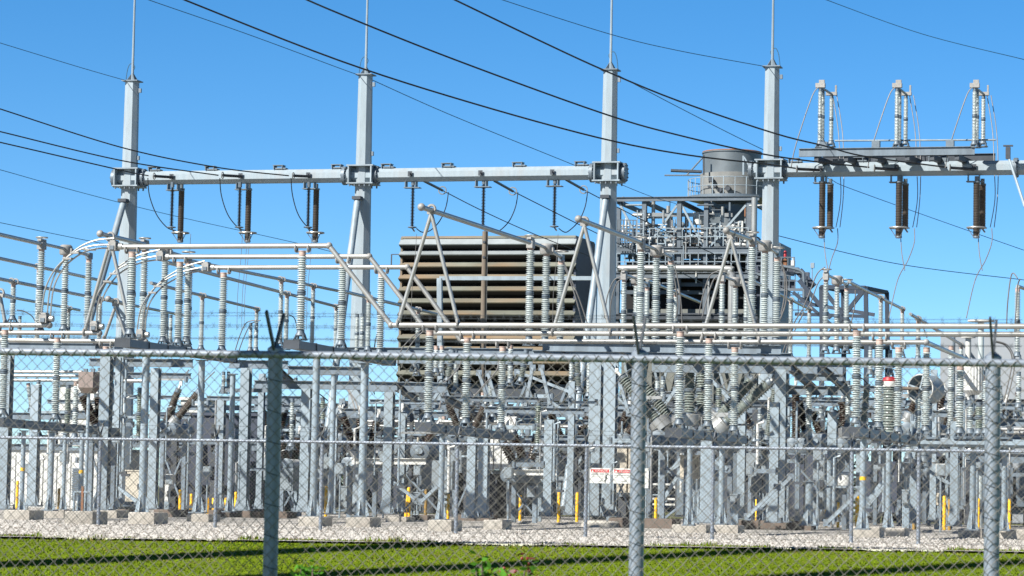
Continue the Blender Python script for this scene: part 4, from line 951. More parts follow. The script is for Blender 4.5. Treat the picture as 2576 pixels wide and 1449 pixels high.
# rear bays: the crowded steel, insulators and breakers that fill the depth of the yard
random.seed(33)
ROWN = ('nearest', 'middle', 'farthest', 'left')
for row, (q, y_lo, y_hi, x0, x1, n) in enumerate(((104, 1000, 1060, 640, 2560, 22), (114, 990, 1050, 660, 2570, 20), (124, 1000, 1070, 620, 2560, 20), (109, 1030, 1090, -20, 640, 9))):
    RC = f'slim steel column of the {ROWN[row]} rear bay, {{o}}'; RB = f'steel beam spanning the {ROWN[row]} rear bay, {{o}}'; RI = f'small white insulator in the {ROWN[row]} rear bay, {{o}}'
    for k in range(n):
        x = x0 + (x1 - x0) * (k + random.uniform(.15, .85)) / n
        hcol(x, random.uniform(y_lo, y_hi), q + random.uniform(-2, 2), random.uniform(8, 15), RC, 'rear bay columns', random.choice((GALV2, GREYC, DKST, DKST, GALV)), .1, False, random.random() < .4)  # dark steels favoured so the colour supplies the shaded gaps between frames
    nb = 11 if row < 3 else 4
    for k in range(nb):
        xa = x0 + (x1 - x0) * k / nb + random.uniform(-30, 30); L = random.uniform(140, 260)
        for y in (random.uniform(1005, 1050), random.uniform(1085, 1135)):
            beam(xa, y, xa + L, y + .004 * L, q, q, random.uniform(.18, .34), .18, RB, random.choice((GALV2, GREYC, GREYC, DKST)), 'rear bay beams')  # beam steels darkened likewise for the shaded gaps
    ni = 13 if row < 3 else 6
    for k in range(ni):
        x = x0 + (x1 - x0) * (k + random.random()) / ni; y = random.uniform(950, 1080); h = random.uniform(55, 95)
        o = ins(x, y, y + h, q + random.uniform(-3, 3), random.choice(('slim', 'slim', 'mid', 'green')), RI, 'rear bay insulators', None, x + random.choice((0, 0, 0, -9, 10)))
BR = 'dead-tank breaker with dark bushings deep in the rear bays, {o}'
for x, q in ((690, 106), (830, 108), (1160, 100), (1420, 106), (1545, 100), (1900, 104), (2070, 102), (2215, 106), (2350, 108), (2470, 100)):
    y = random.uniform(1085, 1120); d = random.uniform(20, 34)
    t = breaker(q, [(x - 8, y - 18, x - 8 - d, y - 85, 0), (x + 14, y - 18, x + 14 + d * .6, y - 82, .6), (x + 34, y - 16, x + 34 + d, y - 78, 0)], random.choice(('brown', 'brown2', 'brown')), None, y, (x - 24, x + 58), (x - 14, x + 46),
                (x - 20, y + 40, x + 8, y + 96), tank_r=.24, tm=random.choice((GALV, GREYC, GALV2)))
    fam(t, BR, x)
for k in range(30):
    x = 660 + 1900 * (k + random.random()) / 30; q = random.uniform(98, 122); y = random.uniform(930, 1060)
    lead([(x, y), (x + random.uniform(10, 26), y - random.uniform(10, 26)), (x + random.uniform(36, 60), y + random.uniform(-20, 20)), (x + random.uniform(50, 80), y + random.uniform(10, 60))], q, q + 3, .022, 'thin cable drooping between rear bay equipment, {o}', random.choice((LEAD, GALV, WIRE)), 'rear bay cables')
for k in range(26):
    x = 640 + 1920 * (k + random.random()) / 26; q = random.uniform(98, 122); y = random.uniform(960, 1120); s_ = random.choice((-1, 1)) * random.uniform(30, 70)
    a, b_ = pt(x, y, q), pt(x + s_, y + random.uniform(40, 90), q); t = thing('diagonal_brace', None, 'brace', a, 'rear bay braces'); fam(t, 'slanting strut in the rear bays, {o}', x)
    part('angle_bar', MB().bar(a, b_, .11, .11), random.choice((GALV, GREYC, DKST)), t, smooth=False); part('end_plate', MB().box(b_, .22, .03, .22), GALV2, t)

# thin conduits, rails and junction boxes that crowd the frames
random.seed(57)
for k in range(56):
    x = 8 + 2560 * (k + random.random()) / 56; q = random.uniform(80, 101); a = pt(x, random.uniform(1000, 1190), q); h = random.uniform(.8, 2.4); r_ = random.choice((.025, .03, .045))
    b_ = V((a.x, a.y, max(.05, a.z - h))); t = thing('conduit', None, 'conduit', b_, 'thin vertical conduits'); fam(t, 'thin upright conduit among the frames, {o}', x)
    part('pipe', MB().tube([b_, a, a + C * .18 + Z * .06], r_, 8), random.choice((GALV, SILV, GALV, WHITE)), t); part('clamp', MB().box(b_.lerp(a, .6), .1, .1, .05), GREYC, t)
for k in range(40):
    x = 8 + 2520 * (k + random.random()) / 40; q = random.uniform(79, 103); y = random.uniform(950, 1200); L = random.uniform(40, 130)
    a, b_ = pt(x, y, q), pt(x + L, y + .004 * L, q); t = thing('cross_rail', None, 'rail', a, 'thin cross rails'); fam(t, 'thin horizontal galvanised rail among the frames, {o}', x)
    part('rail_bar', MB().bar(a, b_, .06, random.choice((.06, .09, .12))), random.choice((GALV, GALV, SILV, GALV2)), t, smooth=False)
    for u in (.05, .95): part('bracket', MB().box(a.lerp(b_, u), .07, .14, .2), GREYC, t, smooth=False)
for k in range(22):
    x = 20 + 2500 * (k + random.random()) / 22; q = random.uniform(80, 100); y = random.uniform(1120, 1215); p = pt(x, y, q); t = thing('junction_box', None, 'junction box', p, 'small junction boxes'); fam(t, 'small grey junction box on the frames, {o}', x)
    part('housing', MB().box(p, .26, .18, .34), random.choice((GALV, CAB, WHITE)), t, smooth=False); part('lid', MB().box(p - R * .1, .22, .02, .3), CAB, t, smooth=False); part('conduit', MB().tube([p - Z * .17, V((p.x, p.y, .05))], .03, 8), GALV, t)

# cabinets, walls, transformers behind the front columns
def cabinet(x0, y0, x1, y1, q, M, label, dep=.6, legs=True, name='control_cabinet'):
    a, b_ = pt(x0, y0, q), pt(x1, y1, q); w_ = abs((b_ - a).dot(C)); h = abs(a.z - b_.z); c = (a + b_) / 2
    t = thing(name, label, 'cabinet', V((c.x, c.y, 0)), 'control cabinets')
    part('housing', MB().box(c, w_, dep, h), M, t, smooth=False); part('door', MB().box(c - R * (dep / 2 + .01), w_ * .86, .02, h * .88), M, t, smooth=False)
    part('handle', MB().box(c - R * (dep / 2 + .035) + C * w_ * .32, .03, .03, .18), DKST, t)
    part('roof_lip', MB().box(c + Z * (h / 2 + .02), w_ * 1.08, dep * 1.1, .04), M, t, smooth=False)
    zb = c.z - h / 2
    if legs and zb > .1:
        for k in (-.35, -.1, .12, .35): part('conduit', MB().tube([c + C * w_ * k - Z * h / 2, V((c.x, c.y, 0)) + C * w_ * k], .04, 8), GALV, t)
    return t
cabinet(1348, 1150, 1364, 1215, 92, CAB, 'narrow grey cabinet left of the warning signs')
cabinet(1718, 1148, 1765, 1205, 86, CREAM, 'cream cabinet right of the warning signs', .8)
cabinet(1892, 1185, 1930, 1240, 88, CAB, 'upright grey cabinet between two columns right of centre', .6)
cabinet(1840, 1246, 1858, 1276, 82, CAB, 'small louvred grey box on conduits beside a pipe post', .4)
cabinet(2271, 1235, 2288, 1268, 80, CAB, 'small rounded grey meter box behind the ochre bollard', .3)
cabinet(325, 1185, 362, 1262, 94, CREAM, 'pale cream cabinet behind the left pipe post', .6, False)
cabinet(2352, 1243, 2362, 1272, 96, CREAM, 'narrow cream notice plate on a post near the right bollards', .1)
cabinet(861, 1225, 880, 1280, 94, CAB, 'grey cabinet behind the second pole base', .5, False)
cabinet(1020, 1240, 1058, 1270, 96, CAB, 'low grey cabinet behind the leaning yellow bollard', .5)
cabinet(700, 1168, 718, 1230, 93, WHITE, 'white cabinet just right of the dark near fence post', .5)
cabinet(416, 1222, 425, 1262, 84, WHITE, 'slim white marker board by the dark wall', .08)
p = pt(2125, 1222, 84); t = thing('round_tank', 'white round-lidded drum on a pale shelf at right', 'drum', p)
part('drum_body', MB().lathe([(.20, .0), (.21, .02), (.21, .30), (.19, .34), (.19, .38), (.12, .40)], p, n=20), WHITE, t); part('latch', MB().box(p - R * .21 + Z * .24 - C * .1, .06, .03, .12), DKST, t)
part('shelf', MB().box(p - Z * .04, 1.1, .5, .06), GALV, t); part('shelf_post', MB().box(V((p.x, p.y, p.z / 2)), .12, .12, p.z - .1), GALV2, t)

def house(x0, x1, yt, q, dep, M, label, roof=None, name='control_house', cat='building', zlo=0.0, panels=0, pm=None, extra=None):
    a, b_ = pt(x0, yt, q), pt(x1, yt, q); w_ = (b_ - a).dot(C); h = a.z - zlo; c = (a + b_) / 2 + R * dep / 2
    t = thing(name, label, cat, V((c.x, c.y, zlo)))
    part('walls', MB().box(V((c.x, c.y, zlo + h / 2)), w_, dep, h), M, t, smooth=False)
    part('roof', MB().box(V((c.x, c.y, zlo + h + .06)), w_ + .2, dep + .2, .12), roof or M, t, smooth=False)
    for i in range(panels):
        k = (i + .5) / panels - .5; part('wall_panel', MB().box(V((c.x, c.y, zlo + h * .47)) - R * (dep / 2 + .02) + C * w_ * k, w_ / panels * .86, .04, h * .88), pm or M, t, smooth=False)
    return t, c, w_, h
t, c, w_, h = house(-60, 252, 1130, 104, 5, WHITE, 'long white panelled control house behind the far left columns', GREYC, panels=9)
lv = MB()
for i in range(14): lv.box(V((c.x, c.y, .35 + i * .09)) - R * 2.56 + C * w_ * .34, .55, .05, .05)
part('louvre_vent', lv, GREYC, t, smooth=False)
house(150, 255, 968, 118, 3, WHITE, 'upper white box of a transformer far left behind insulators', GREYC, 'transformer_tank', 'transformer', 2.6)
house(410, 652, 1044, 112, 7, NAVY, 'big blast wall building coloured navy for shade behind the left columns', NAVY, panels=5, pm=NAVY)  # wall stands in shade; the navy colour carries it
house(455, 502, 1006, 121, 2, WHITE, 'white conservator tank seen above the navy wall', WHITE, 'transformer_tank', 'transformer', 3)
house(640, 775, 1075, 125, 4, NAVY, 'lower dark blue block behind the dark near fence post', NAVY)
def radiator(x0, x1, yt, yb, q, label, n, M=WHITE, dep=1.6):
    a, b_ = pt(x0, yt, q), pt(x1, yb, q); w_ = abs((b_ - a).dot(C)); h = a.z - b_.z
    t = thing('transformer', label, 'transformer', V((a.x, a.y, 0)), 'power transformers')
    c = (a + b_) / 2 + R * (dep / 2 + .3)
    part('tank', MB().box(c, w_, dep, h * .96), CAB, t, smooth=False)
    for i in range(n):
        p = a + C * (w_ * (i + .5) / n) - Z * h / 2; part('radiator_bank', MB().box(p, w_ / n * .84, .5, h), M, t, smooth=False)
    part('skid', MB().box(V((c.x, c.y, b_.z - .08)), w_ * 1.05, dep, .14), GALV2, t, smooth=False)
    for k in (-.4, .4): part('support', MB().box(V((c.x, c.y, (b_.z - .15) / 2)) + C * w_ * k, .3, dep * .8, b_.z - .15), DKST, t, smooth=False)
    if M is WHITE: part('conservator', MB().tube([c - C * w_ * .4 + Z * (h / 2 + .45), c + C * w_ * .4 + Z * (h / 2 + .45)], .28, 16), WHITE, t)
    return t
radiator(1228, 1284, 1096, 1182, 100, 'white transformer with three tall radiator banks near the centre', 3)
radiator(1128, 1172, 1096, 1172, 104, 'smaller white transformer behind the low switch base', 2)
radiator(1300, 1372, 1100, 1180, 112, 'pale transformer left of the warning signs, behind brown bushings', 3, PALE)
radiator(1555, 1610, 1078, 1240, 104, 'cream transformer cubicle behind the warning signs', 2, CREAM)
radiator(1052, 1078, 1060, 1200, 116, 'cream cubicle behind the upright dark bushing', 1, CREAM)
radiator(1885, 1955, 1150, 1290, 118, 'dark cabinet bank behind the sloping braces at right', 3, DKST)  # this bank and the next two: dark colour stands in for yard shade
radiator(2415, 2600, 1175, 1275, 112, 'dark equipment bank behind the right near fence post', 4, GREYC)
radiator(2180, 2270, 1160, 1290, 112, 'dark equipment bank behind the yellow banded post', 3, NAVY)
for i, (x0, x1, yt, q) in enumerate(((880, 1010, 1165, 120), (1395, 1480, 1140, 122), (1700, 1880, 1125, 124), (1985, 2110, 1110, 124), (2280, 2420, 1130, 126), (1440, 1600, 1100, 132), (1150, 1225, 1190, 126))):  # dark block colours stand in for the shaded gaps behind the breakers
    t, c, w_, h = house(x0, x1, yt, q, 3, (DKST, NAVY, DKST)[i % 3], None, DKST, 'switchgear_block', 'switchgear', panels=3, pm=(NAVY, DKST, GREYC)[i % 3]); fam(t, 'low dark switchgear block far behind the breakers, {o}', x0)

# far rails, vehicles and trees seen through the yard
for i, (z0, x0, x1, q) in enumerate(((.35, 880, 2640, 138), (.62, 880, 2640, 138), (.89, 880, 2640, 138))):
    a, b_ = gq(x0, q, z0), gq(x1, q, z0); t = thing('guard_rail', None, 'pipe rail', V((a.x, a.y, 0)), 'far horizontal pipes'); t['label'] = ('lowest', 'middle', 'topmost')[i] + ' long grey pipe rail running low across the far yard'
    part('pipe', MB().tube([a, b_], .09, 8), GALV, t)
    for k in range(9): p = a.lerp(b_, k / 8); part('support', MB().box(V((p.x, p.y, (z0 - .09) / 2)) + R * (.12 + .1 * i), .1, .1, z0 - .09), GREYC, t)
def vehicle(x, q, M, label, L=4.8, hh=1.55):
    p = gq(x, q); t = thing('parked_vehicle', label, 'van', p, 'parked vehicles')
    def P(a, z): return p + C * a - R * .85 + Z * z
    b = MB().prism([P(-L / 2, .4), P(L / 2, .4), P(L / 2, .85), P(L / 2 - .9, .95), P(L / 2 - 1.6, hh), P(-L / 2 + .3, hh), P(-L / 2, .95)], R * 1.7)
    part('body', b, M, t, smooth=False)
    g = MB().prism([P(L / 2 - 1.1, .98), P(L / 2 - 1.62, hh - .1), P(-L / 2 + .5, hh - .1), P(-L / 2 + .35, .98)], -R * .02); part('side_windows', g, GLASS, t, smooth=False)
    for a in (-L * .32, L * .32):
        for s in (-.75, .75): part('wheel', MB().lathe([(.33, -.1), (.33, .1)], p + C * a + R * s + Z * .33, R, 18), POLY, t)
vehicle(1660, 150, WHITE, 'white van parked far behind the warning signs'); vehicle(1790, 152, CAB, 'grey van parked far behind the big breaker')
vehicle(1345, 158, WHITE, 'white van parked far behind the left pipe cabinet')
def tree(x, q, h, w_, label):
    p = gq(x, q); t = thing('distant_tree', label, 'tree', p, 'trees behind the yard')
    part('trunk', MB().tube([p, p + Z * h * .5, p + Z * h * .8 + C * .2], [.14, .10, .04], 8), WOOD, t)
    b = MB(); vs = []; fs = []
    cl = [(random.uniform(-.8, .8) * w_ * .5, random.uniform(-.5, .5) * w_ * .5, h * random.uniform(.3, .95), random.uniform(.25, .5) * w_ * .5) for _ in range(14)]
    for _ in range(700):
        cx, cy, cz, cr = random.choice(cl); d = V((random.gauss(0, 1), random.gauss(0, 1), random.gauss(0, .8))).normalized() * cr * random.random() ** .4
        c_ = p + C * (cx + d.x) + R * (cy + d.y) + Z * max(.1, cz + d.z); s = random.uniform(.10, .22)
        u = V((random.gauss(0, 1), random.gauss(0, 1), random.gauss(0, 1))).normalized(); v = u.cross(V((random.gauss(0, 1), random.gauss(0, 1), random.gauss(0, 1)))).normalized()
        b.add([c_ - u * s, c_ + v * s * .6, c_ + u * s, c_ - v * s * .6], [(0, 1, 2, 3)])
    part('crown', b, LEAF, t, smooth=False); return t
LEAF = mat('leaf', (.05, .085, .025), .7, 0, .3, 2, 0, .3)
random.seed(21)
for i in range(22):
    x = 640 + i * 92 + random.uniform(-30, 30); q = 185 + random.uniform(-12, 25)
    fam(tree(x, q, random.uniform(1.6, 3.0), random.uniform(3.5, 6), None), 'low dark green tree behind the yard, {o}', x)

# ------------------------------------------------------------------ louvred air inlet house
def louvre_house():
    q = 150; a, b_ = pt(1012, 600, q), pt(1446, 598, q); w_ = (b_ - a).dot(C); zt = a.z; zb = pt(1200, 962, q).z; h = zt - zb
    c = (a + b_) / 2; dep = 4.2
    t = thing('inlet_house', 'large raised air inlet house with rust-stained grey louvres', 'inlet house', V((c.x, c.y, 0)))
    cc = V((c.x, c.y, (zt + zb) / 2)) + R * (dep / 2)
    part('box_body', MB().box(cc + R * .3, w_ * .97, dep - .6, h - .1), BLACK, t, smooth=False)  # black body paints the shade seen between the hoods
    part('side_wall', MB().box(cc + C * (w_ / 2 + .03), .12, dep, h + .1), NAVY, t, smooth=False)  # right wall in navy, its shade put into the colour
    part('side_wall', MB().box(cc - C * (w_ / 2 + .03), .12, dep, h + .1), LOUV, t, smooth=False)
    part('roof', MB().box(V((c.x, c.y, zt + .06)) + R * dep / 2, w_ + .1, dep, .12), LOUV, t, smooth=False)
    n = 12; p_ = h / n; CLEAN = mat('clean_louvre', (.36, .40, .41), .6, .1, .15, 1.2)
    for i in range(n):
        z1 = zt - i * p_ + (.02 if i else .06); lip = .41 * p_ if i else .62 * p_
        o = -C * (w_ / 2 + .10) + V((c.x, c.y, 0)); ov = w_ + .2
        pr = [o + Z * (z1 - .02) + R * .12, o - R * .30 + Z * (z1 - lip), o - R * .26 + Z * (z1 - lip - .05), o + R * .17 + Z * (z1 - .08)]
        part('louvre_hood', MB().prism(pr, C * ov), CLEAN if i < 2 else LOUV, t, smooth=False)
        # drip edge forming the stepped outline; its black paints the hood's shaded underside
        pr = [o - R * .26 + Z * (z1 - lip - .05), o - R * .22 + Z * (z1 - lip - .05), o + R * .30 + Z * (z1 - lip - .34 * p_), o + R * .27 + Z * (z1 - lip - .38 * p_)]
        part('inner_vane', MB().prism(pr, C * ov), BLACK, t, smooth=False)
    for k in range(5):
        for m_ in (.1, .9):
            p = V((c.x, c.y, zb / 2)) + C * w_ * (k / 4 - .5) * .96 + R * dep * m_; part('support_leg', MB().box(p, .26, .26, zb), GALV2, t, smooth=False)
    for k in range(4):
        p0 = V((c.x, c.y, 1)) + C * w_ * (k / 4 - .5) * .96; p1 = V((c.x, c.y, zb)) + C * w_ * ((k + 1) / 4 - .5) * .96
        part('support_brace', MB().bar(p0, p1, .14, .14).bar(V((p0.x, p0.y, zb)), V((p1.x, p1.y, 1)), .14, .14), GALV2, t, smooth=False)
    part('base_duct', MB().box(V((c.x, c.y, zb - .5)) + R * dep / 2, w_ * .9, dep * .8, .9), DKST, t, smooth=False)
    l0 = pt(985, 640, q + 1); part('side_ladder', MB().bar(l0, l0 - Z * .8, .06, .06).bar(l0, l0 + C * .5, .05, .05).bar(l0 - Z * .8, l0 + C * .5 - Z * .8, .05, .05), DKST, t)
louvre_house()
p = gq(1206, 128); tp = pt(1217, 582, 128); t = thing('wooden_pole', 'weathered brown wooden pole standing in front of the louvred house', 'utility pole', p)
part('pole', MB().tube([p, V((p.x, p.y, tp.z))], [.15, .12], 12), WOOD, t); tp = V((p.x, p.y, tp.z))
part('ground_wire', MB().tube([tp + C * .13, p + C * .17], .022, 6), LEAD, t); part('top_bolts', MB().box(tp - Z * .5 - R * .12, .1, .06, .1).box(tp - Z * 1.2 - R * .12, .1, .06, .1), DKST, t)
a, b_ = pt(1106, 700, 126), pt(1496, 700, 126); t = thing('signal_gantry', 'thin pale steel gantry with a flat arm crossing the louvred house', 'gantry', gq(1106, 126))
part('post', MB().bar(gq(1110, 126), a, .22, .22), GALV, t, smooth=False); part('arm', MB().bar(a, b_, .12, .18), GALV, t, smooth=False); part('post', MB().bar(V((b_.x, b_.y, 0)), b_, .22, .22), GALV, t, smooth=False)

# ------------------------------------------------------------------ boiler frame and exhaust stack
def W3(x, y, q): return pt(x, y, q)
def boiler():
    q = 165; s = 1 / ppm(q)
    t = thing('boiler_building', 'open steel boiler frame full of silver pipes and drums below the stack', 'boiler structure', gq(1720, q))
    xs = (1556, 1621, 1709, 1777, 1885); back = 7.0
    zt = W3(1600, 508, q).z; zf = W3(1700, 632, q).z; zm = W3(1700, 694, q).z
    fr = {}
    for x in xs:
        g = W3(x, 560, q); g = V((g.x, g.y, 0)); fr[x] = g
        part('frame_column', MB().ibeam(g, g + Z * (zt if x > 1600 else zt - .35), .3, .26, .03, R), STBL, t, smooth=False)
        g2 = g + R * back; part('frame_column', MB().ibeam(g2, g2 + Z * (zt - .1), .3, .26, .03, R), DKST, t, smooth=False)
        part('roof_beam', MB().bar(g + Z * zt - R * .1, g2 + Z * zt, .18, .24), DKST, t, smooth=False)
    L, Rr = fr[xs[0]], fr[xs[-1]]
    for z_, M, d in ((zt + .14, STBL, .26), (zf, STBL, .40), (zm, STBL, .36), (zm - 2.4, DKST, .3)):
        part('floor_beam', MB().ibeam(L - C * .4 + Z * z_ - R * .2, Rr + C * .6 + Z * z_ - R * .2, d, .2, .03), M, t, smooth=False)
    for z_ in (zf + .24, zm + .22, zm - 2.2): part('floor_deck', MB().box((L + Rr) / 2 + R * back / 2 + Z * z_, (Rr - L).length + .8, back, .06), DKST, t, smooth=False)
    for z_ in (zf + .27, zm + .25):
        rl = MB(); n = 16
        for k in (.55, 1.05): rl.bar(L + Z * (z_ + k) - R * .3, Rr + Z * (z_ + k) - R * .3, .05, .05)
        for i in range(n + 1): p = L.lerp(Rr, i / n) - R * .3; rl.bar(p + Z * z_, p + Z * (z_ + 1.07), .05, .05)
        part('railing', rl, GALV, t, smooth=False)
    br = MB()
    for i, (x0, x1) in enumerate(zip(xs[:-1], xs[1:])):
        br.bar(fr[x0] + Z * zf, fr[x1] + Z * zt, .12, .12) if i % 2 else br.bar(fr[x1] + Z * zf, fr[x0] + Z * zt, .12, .12)
        br.bar(fr[x0] + Z * 2 + R * .3, fr[x1] + Z * (zm - 2.4) + R * .3, .14, .14); br.bar(fr[x1] + Z * 2 + R * .3, fr[x0] + Z * (zm - 2.4) + R * .3, .14, .14)
    part('cross_braces', br, GALV, t, smooth=False)
    zk = W3(1700, 775, q).z
    part('shade_core', MB().box((L + Rr) / 2 + R * 3.6 + Z * ((zf - .5 + zk) / 2) + C * .5, (Rr - L).length + .6, 4.5, zf - .5 - zk), BLACK, t, smooth=False)  # black block added to fill the frame with painted shade
    part('shaded_side', MB().box(Rr + C * .9 + R * 3.2 + Z * (zf + .6) / 2, 1.3, 4, zf + .6), NAVY, t, smooth=False)  # navy box added as the boiler's shadowed side, shade in its colour
    part('boiler_casing', MB().box((L + Rr) / 2 + R * 3.4 + Z * (zk / 2) + C * .3, (Rr - L).length + .4, 5, zk), mat('casing_grey', (.20, .21, .19), .7, .1, .2, .6), t, smooth=False)
    def H(x0, x1, y, r_, dq, M=SILV, nm='pipe', ends=False):
        a, b_ = W3(x0, y, q + dq), W3(x1, y + .004 * (x1 - x0), q + dq); return part(nm, MB().tube([a, b_], r_, 14), M, t)
    def Vt(x, y0, y1, r_, dq, M=SILV, nm='pipe'):
        a = W3(x, y0, q + dq); b_ = V((a.x, a.y, W3(x, y1, q + dq).z)); return part(nm, MB().lathe([(r_, 0), (r_, a.z - b_.z)], b_, n=16), M, t)
    a = W3(1556, 675, q - 1); b_ = W3(1815, 676, q - 1); part('main_duct', MB().tube(smooth_path([a, b_, b_ + C * .5 - Z * .2, b_ + C * .75 - Z * .9, b_ + C * .8 - Z * 3], 30), .20, 14), SILV, t)
    H(1560, 1700, 618, .17, .5); H(1830, 1890, 616, .16, .5); H(1570, 1720, 650, .06, 1); H(1560, 1660, 568, .05, 1); H(1700, 1840, 600, .07, 1.5); H(1690, 1890, 577, .05, 1); H(1620, 1790, 655, .05, .5)
    a, b_ = W3(1598, 605, q + 2), W3(1668, 605, q + 2); part('steam_drum', MB().tube([a, a + C * .15, b_ - C * .15, b_], [.3, .5, .5, .3], 18), SILV, t)
    a, b_ = W3(1690, 603, q + 3), W3(1800, 603, q + 3); part('steam_drum', MB().tube([a, a + C * .15, b_ - C * .15, b_], [.28, .45, .45, .28], 18), mat('lagging', (.33, .29, .26), .6, .1, .2, 2), t)
    Vt(1644, 507, 650, .11, .4); Vt(1681, 518, 582, .11, 1.5); Vt(1898, 497, 594, .17, -1); Vt(1757, 535, 565, .32, 1, WHITE, 'white_tank'); Vt(1567, 565, 600, .06, 0); Vt(1730, 538, 570, .07, 1); Vt(1818, 520, 560, .09, 1); Vt(1795, 522, 552, .07, 1, WHITE)
    Vt(1868, 556, 592, .06, 0, WHITE); Vt(1858, 557, 580, .04, 0, WHITE); Vt(1875, 512, 545, .05, 0, RUST); Vt(1841, 690, 830, .2, -1); Vt(1783, 700, 790, .07, -.5); Vt(1700, 640, 690, .1, 1, GREYC); Vt(1740, 640, 690, .1, 1, GREYC); Vt(1600, 640, 690, .1, 1, GREYC)
    random.seed(4)
    for i in range(84):
        x = random.uniform(1560, 1888); y = random.uniform(560, 628); dq = random.uniform(-.2, 3); M = random.choice((GALV, SILV, SILV, DKST, WHITE, GREYC, RUST if i % 4 == 0 else GALV))
        p = W3(x, y, q + dq); k = i % 3
        if k == 0: part('valve', MB().ball(p, random.uniform(.10, .2), 10).tube([p - C * .35, p + C * .35], .06, 8), M, t)
        elif k == 1: part('pipe', MB().tube([p, p + Z * random.uniform(.4, 1.3)], random.uniform(.03, .08), 8), M, t)
        else: part('pipe', MB().tube(smooth_path([p, p + C * .5, p + C * .7 - Z * .5], 10), random.uniform(.04, .09), 8), M, t)
    for y in (540, 592, 606, 646, 660, 715, 735):
        a, b_ = W3(random.uniform(1558, 1600), y, q + random.uniform(-.3, 1.5)), W3(random.uniform(1780, 1888), y + 1, q + random.uniform(-.3, 1.5)); part('pipe', MB().bar(a, b_, .1, random.choice((.1, .16, .22))), random.choice((STBL, GALV, SILV, DKST)), t, smooth=False)
    for k in range(26):
        x = 1560 + 330 * (k + random.random()) / 26; y = random.choice((600, 640, 690, 720)); a = W3(x, y, q + random.uniform(-.3, 1)); part('pipe', MB().bar(a, a + Z * random.uniform(.5, 1.6), .07, .07), random.choice((STBL, DKST, GALV, STBL)), t, smooth=False)
    lad = MB(); p = W3(1610, 640, q - .6)
    for k in range(9): lad.bar(p + Z * k * .3 - C * .2, p + Z * k * .3 + C * .2, .04, .04)
    lad.bar(p - C * .2, p - C * .2 + Z * 2.6, .05, .05).bar(p + C * .2, p + C * .2 + Z * 2.6, .05, .05); part('ladder', lad, GALV, t, smooth=False)
    for (xa, xb, y) in ((1892, 1962, 655), (1900, 1998, 690), (1940, 2030, 728), (1552, 1600, 596), (1552, 1590, 628)):
        pb = MB(); a, b_ = W3(xa, y, q - .6), W3(xb, y + 1, q - .6)
        for zz in (0, .5, 1.0): pb.bar(a + Z * zz, b_ + Z * zz, .06, .16 if zz == 0 else .05)
        for k in range(7): p = a.lerp(b_, k / 6); pb.bar(p, p + Z * 1.0, .05, .05)
        part('side_platform', pb, STBL, t, smooth=False)
    for k in range(34):
        x = random.uniform(1556, 1885); y = random.uniform(515, 720); a = W3(x, y, q + random.uniform(-.4, .6)); part('pipe', MB().tube([a, a + (C if k % 2 else Z) * random.uniform(.5, 2.2)], random.uniform(.025, .07), 8), random.choice((SILV, GALV, STBL, WHITE)), t)
    # right side: stepped pipe rack falling to the gantry
    p0 = W3(1962, 700, q - 2)
    part('pipe_rack', MB().bar(W3(1900, 676, q), W3(2010, 682, q), .3, .4).bar(W3(2010, 682, q), W3(2046, 722, q), .3, .45).bar(W3(2030, 685, q), W3(2030, 765, q), .3, .2).bar(W3(1900, 706, q), W3(2000, 716, q), .2, .55).bar(W3(2008, 760, q), W3(2200, 792, q), .2, .2), NAVY, t, smooth=False)
    part('pipe', MB().tube(smooth_path([W3(1960, 668, q - 1), W3(2000, 676, q - 1), W3(2018, 684, q - 1), W3(2022, 700, q - 1), W3(2022, 770, q - 1)], 20), .09, 8), GREYC, t)
    part('antenna', MB().tube([W3(1995, 646, q), W3(1995, 682, q)], .04, 6).box(W3(1995, 662, q), .22, .2, .3), WHITE, t)
    part('antenna', MB().tube([W3(2043, 672, q), W3(2043, 720, q)], .03, 6).box(W3(2044, 668, q), .2, .2, .3), GALV, t)
    part('beacon_post', MB().tube([W3(1975, 640, q), W3(1975, 676, q)], .06, 8).box(W3(1975, 660, q), .35, .2, .35), RUST, t); part('beacon', MB().lathe([(.1, 0), (.1, .3), (.04, .4)], W3(1975, 648, q), n=10), RED, t)
    hz = MB()
    for y in (742, 760, 780): hz.bar(W3(1985, y, q), W3(2030, y, q), .05, .05)
    for x in (2008, 2020): hz.bar(W3(x, 735, q), W3(x, 790, q), .05, .05)
    part('side_railing', hz, DKST, t, smooth=False)
boiler()
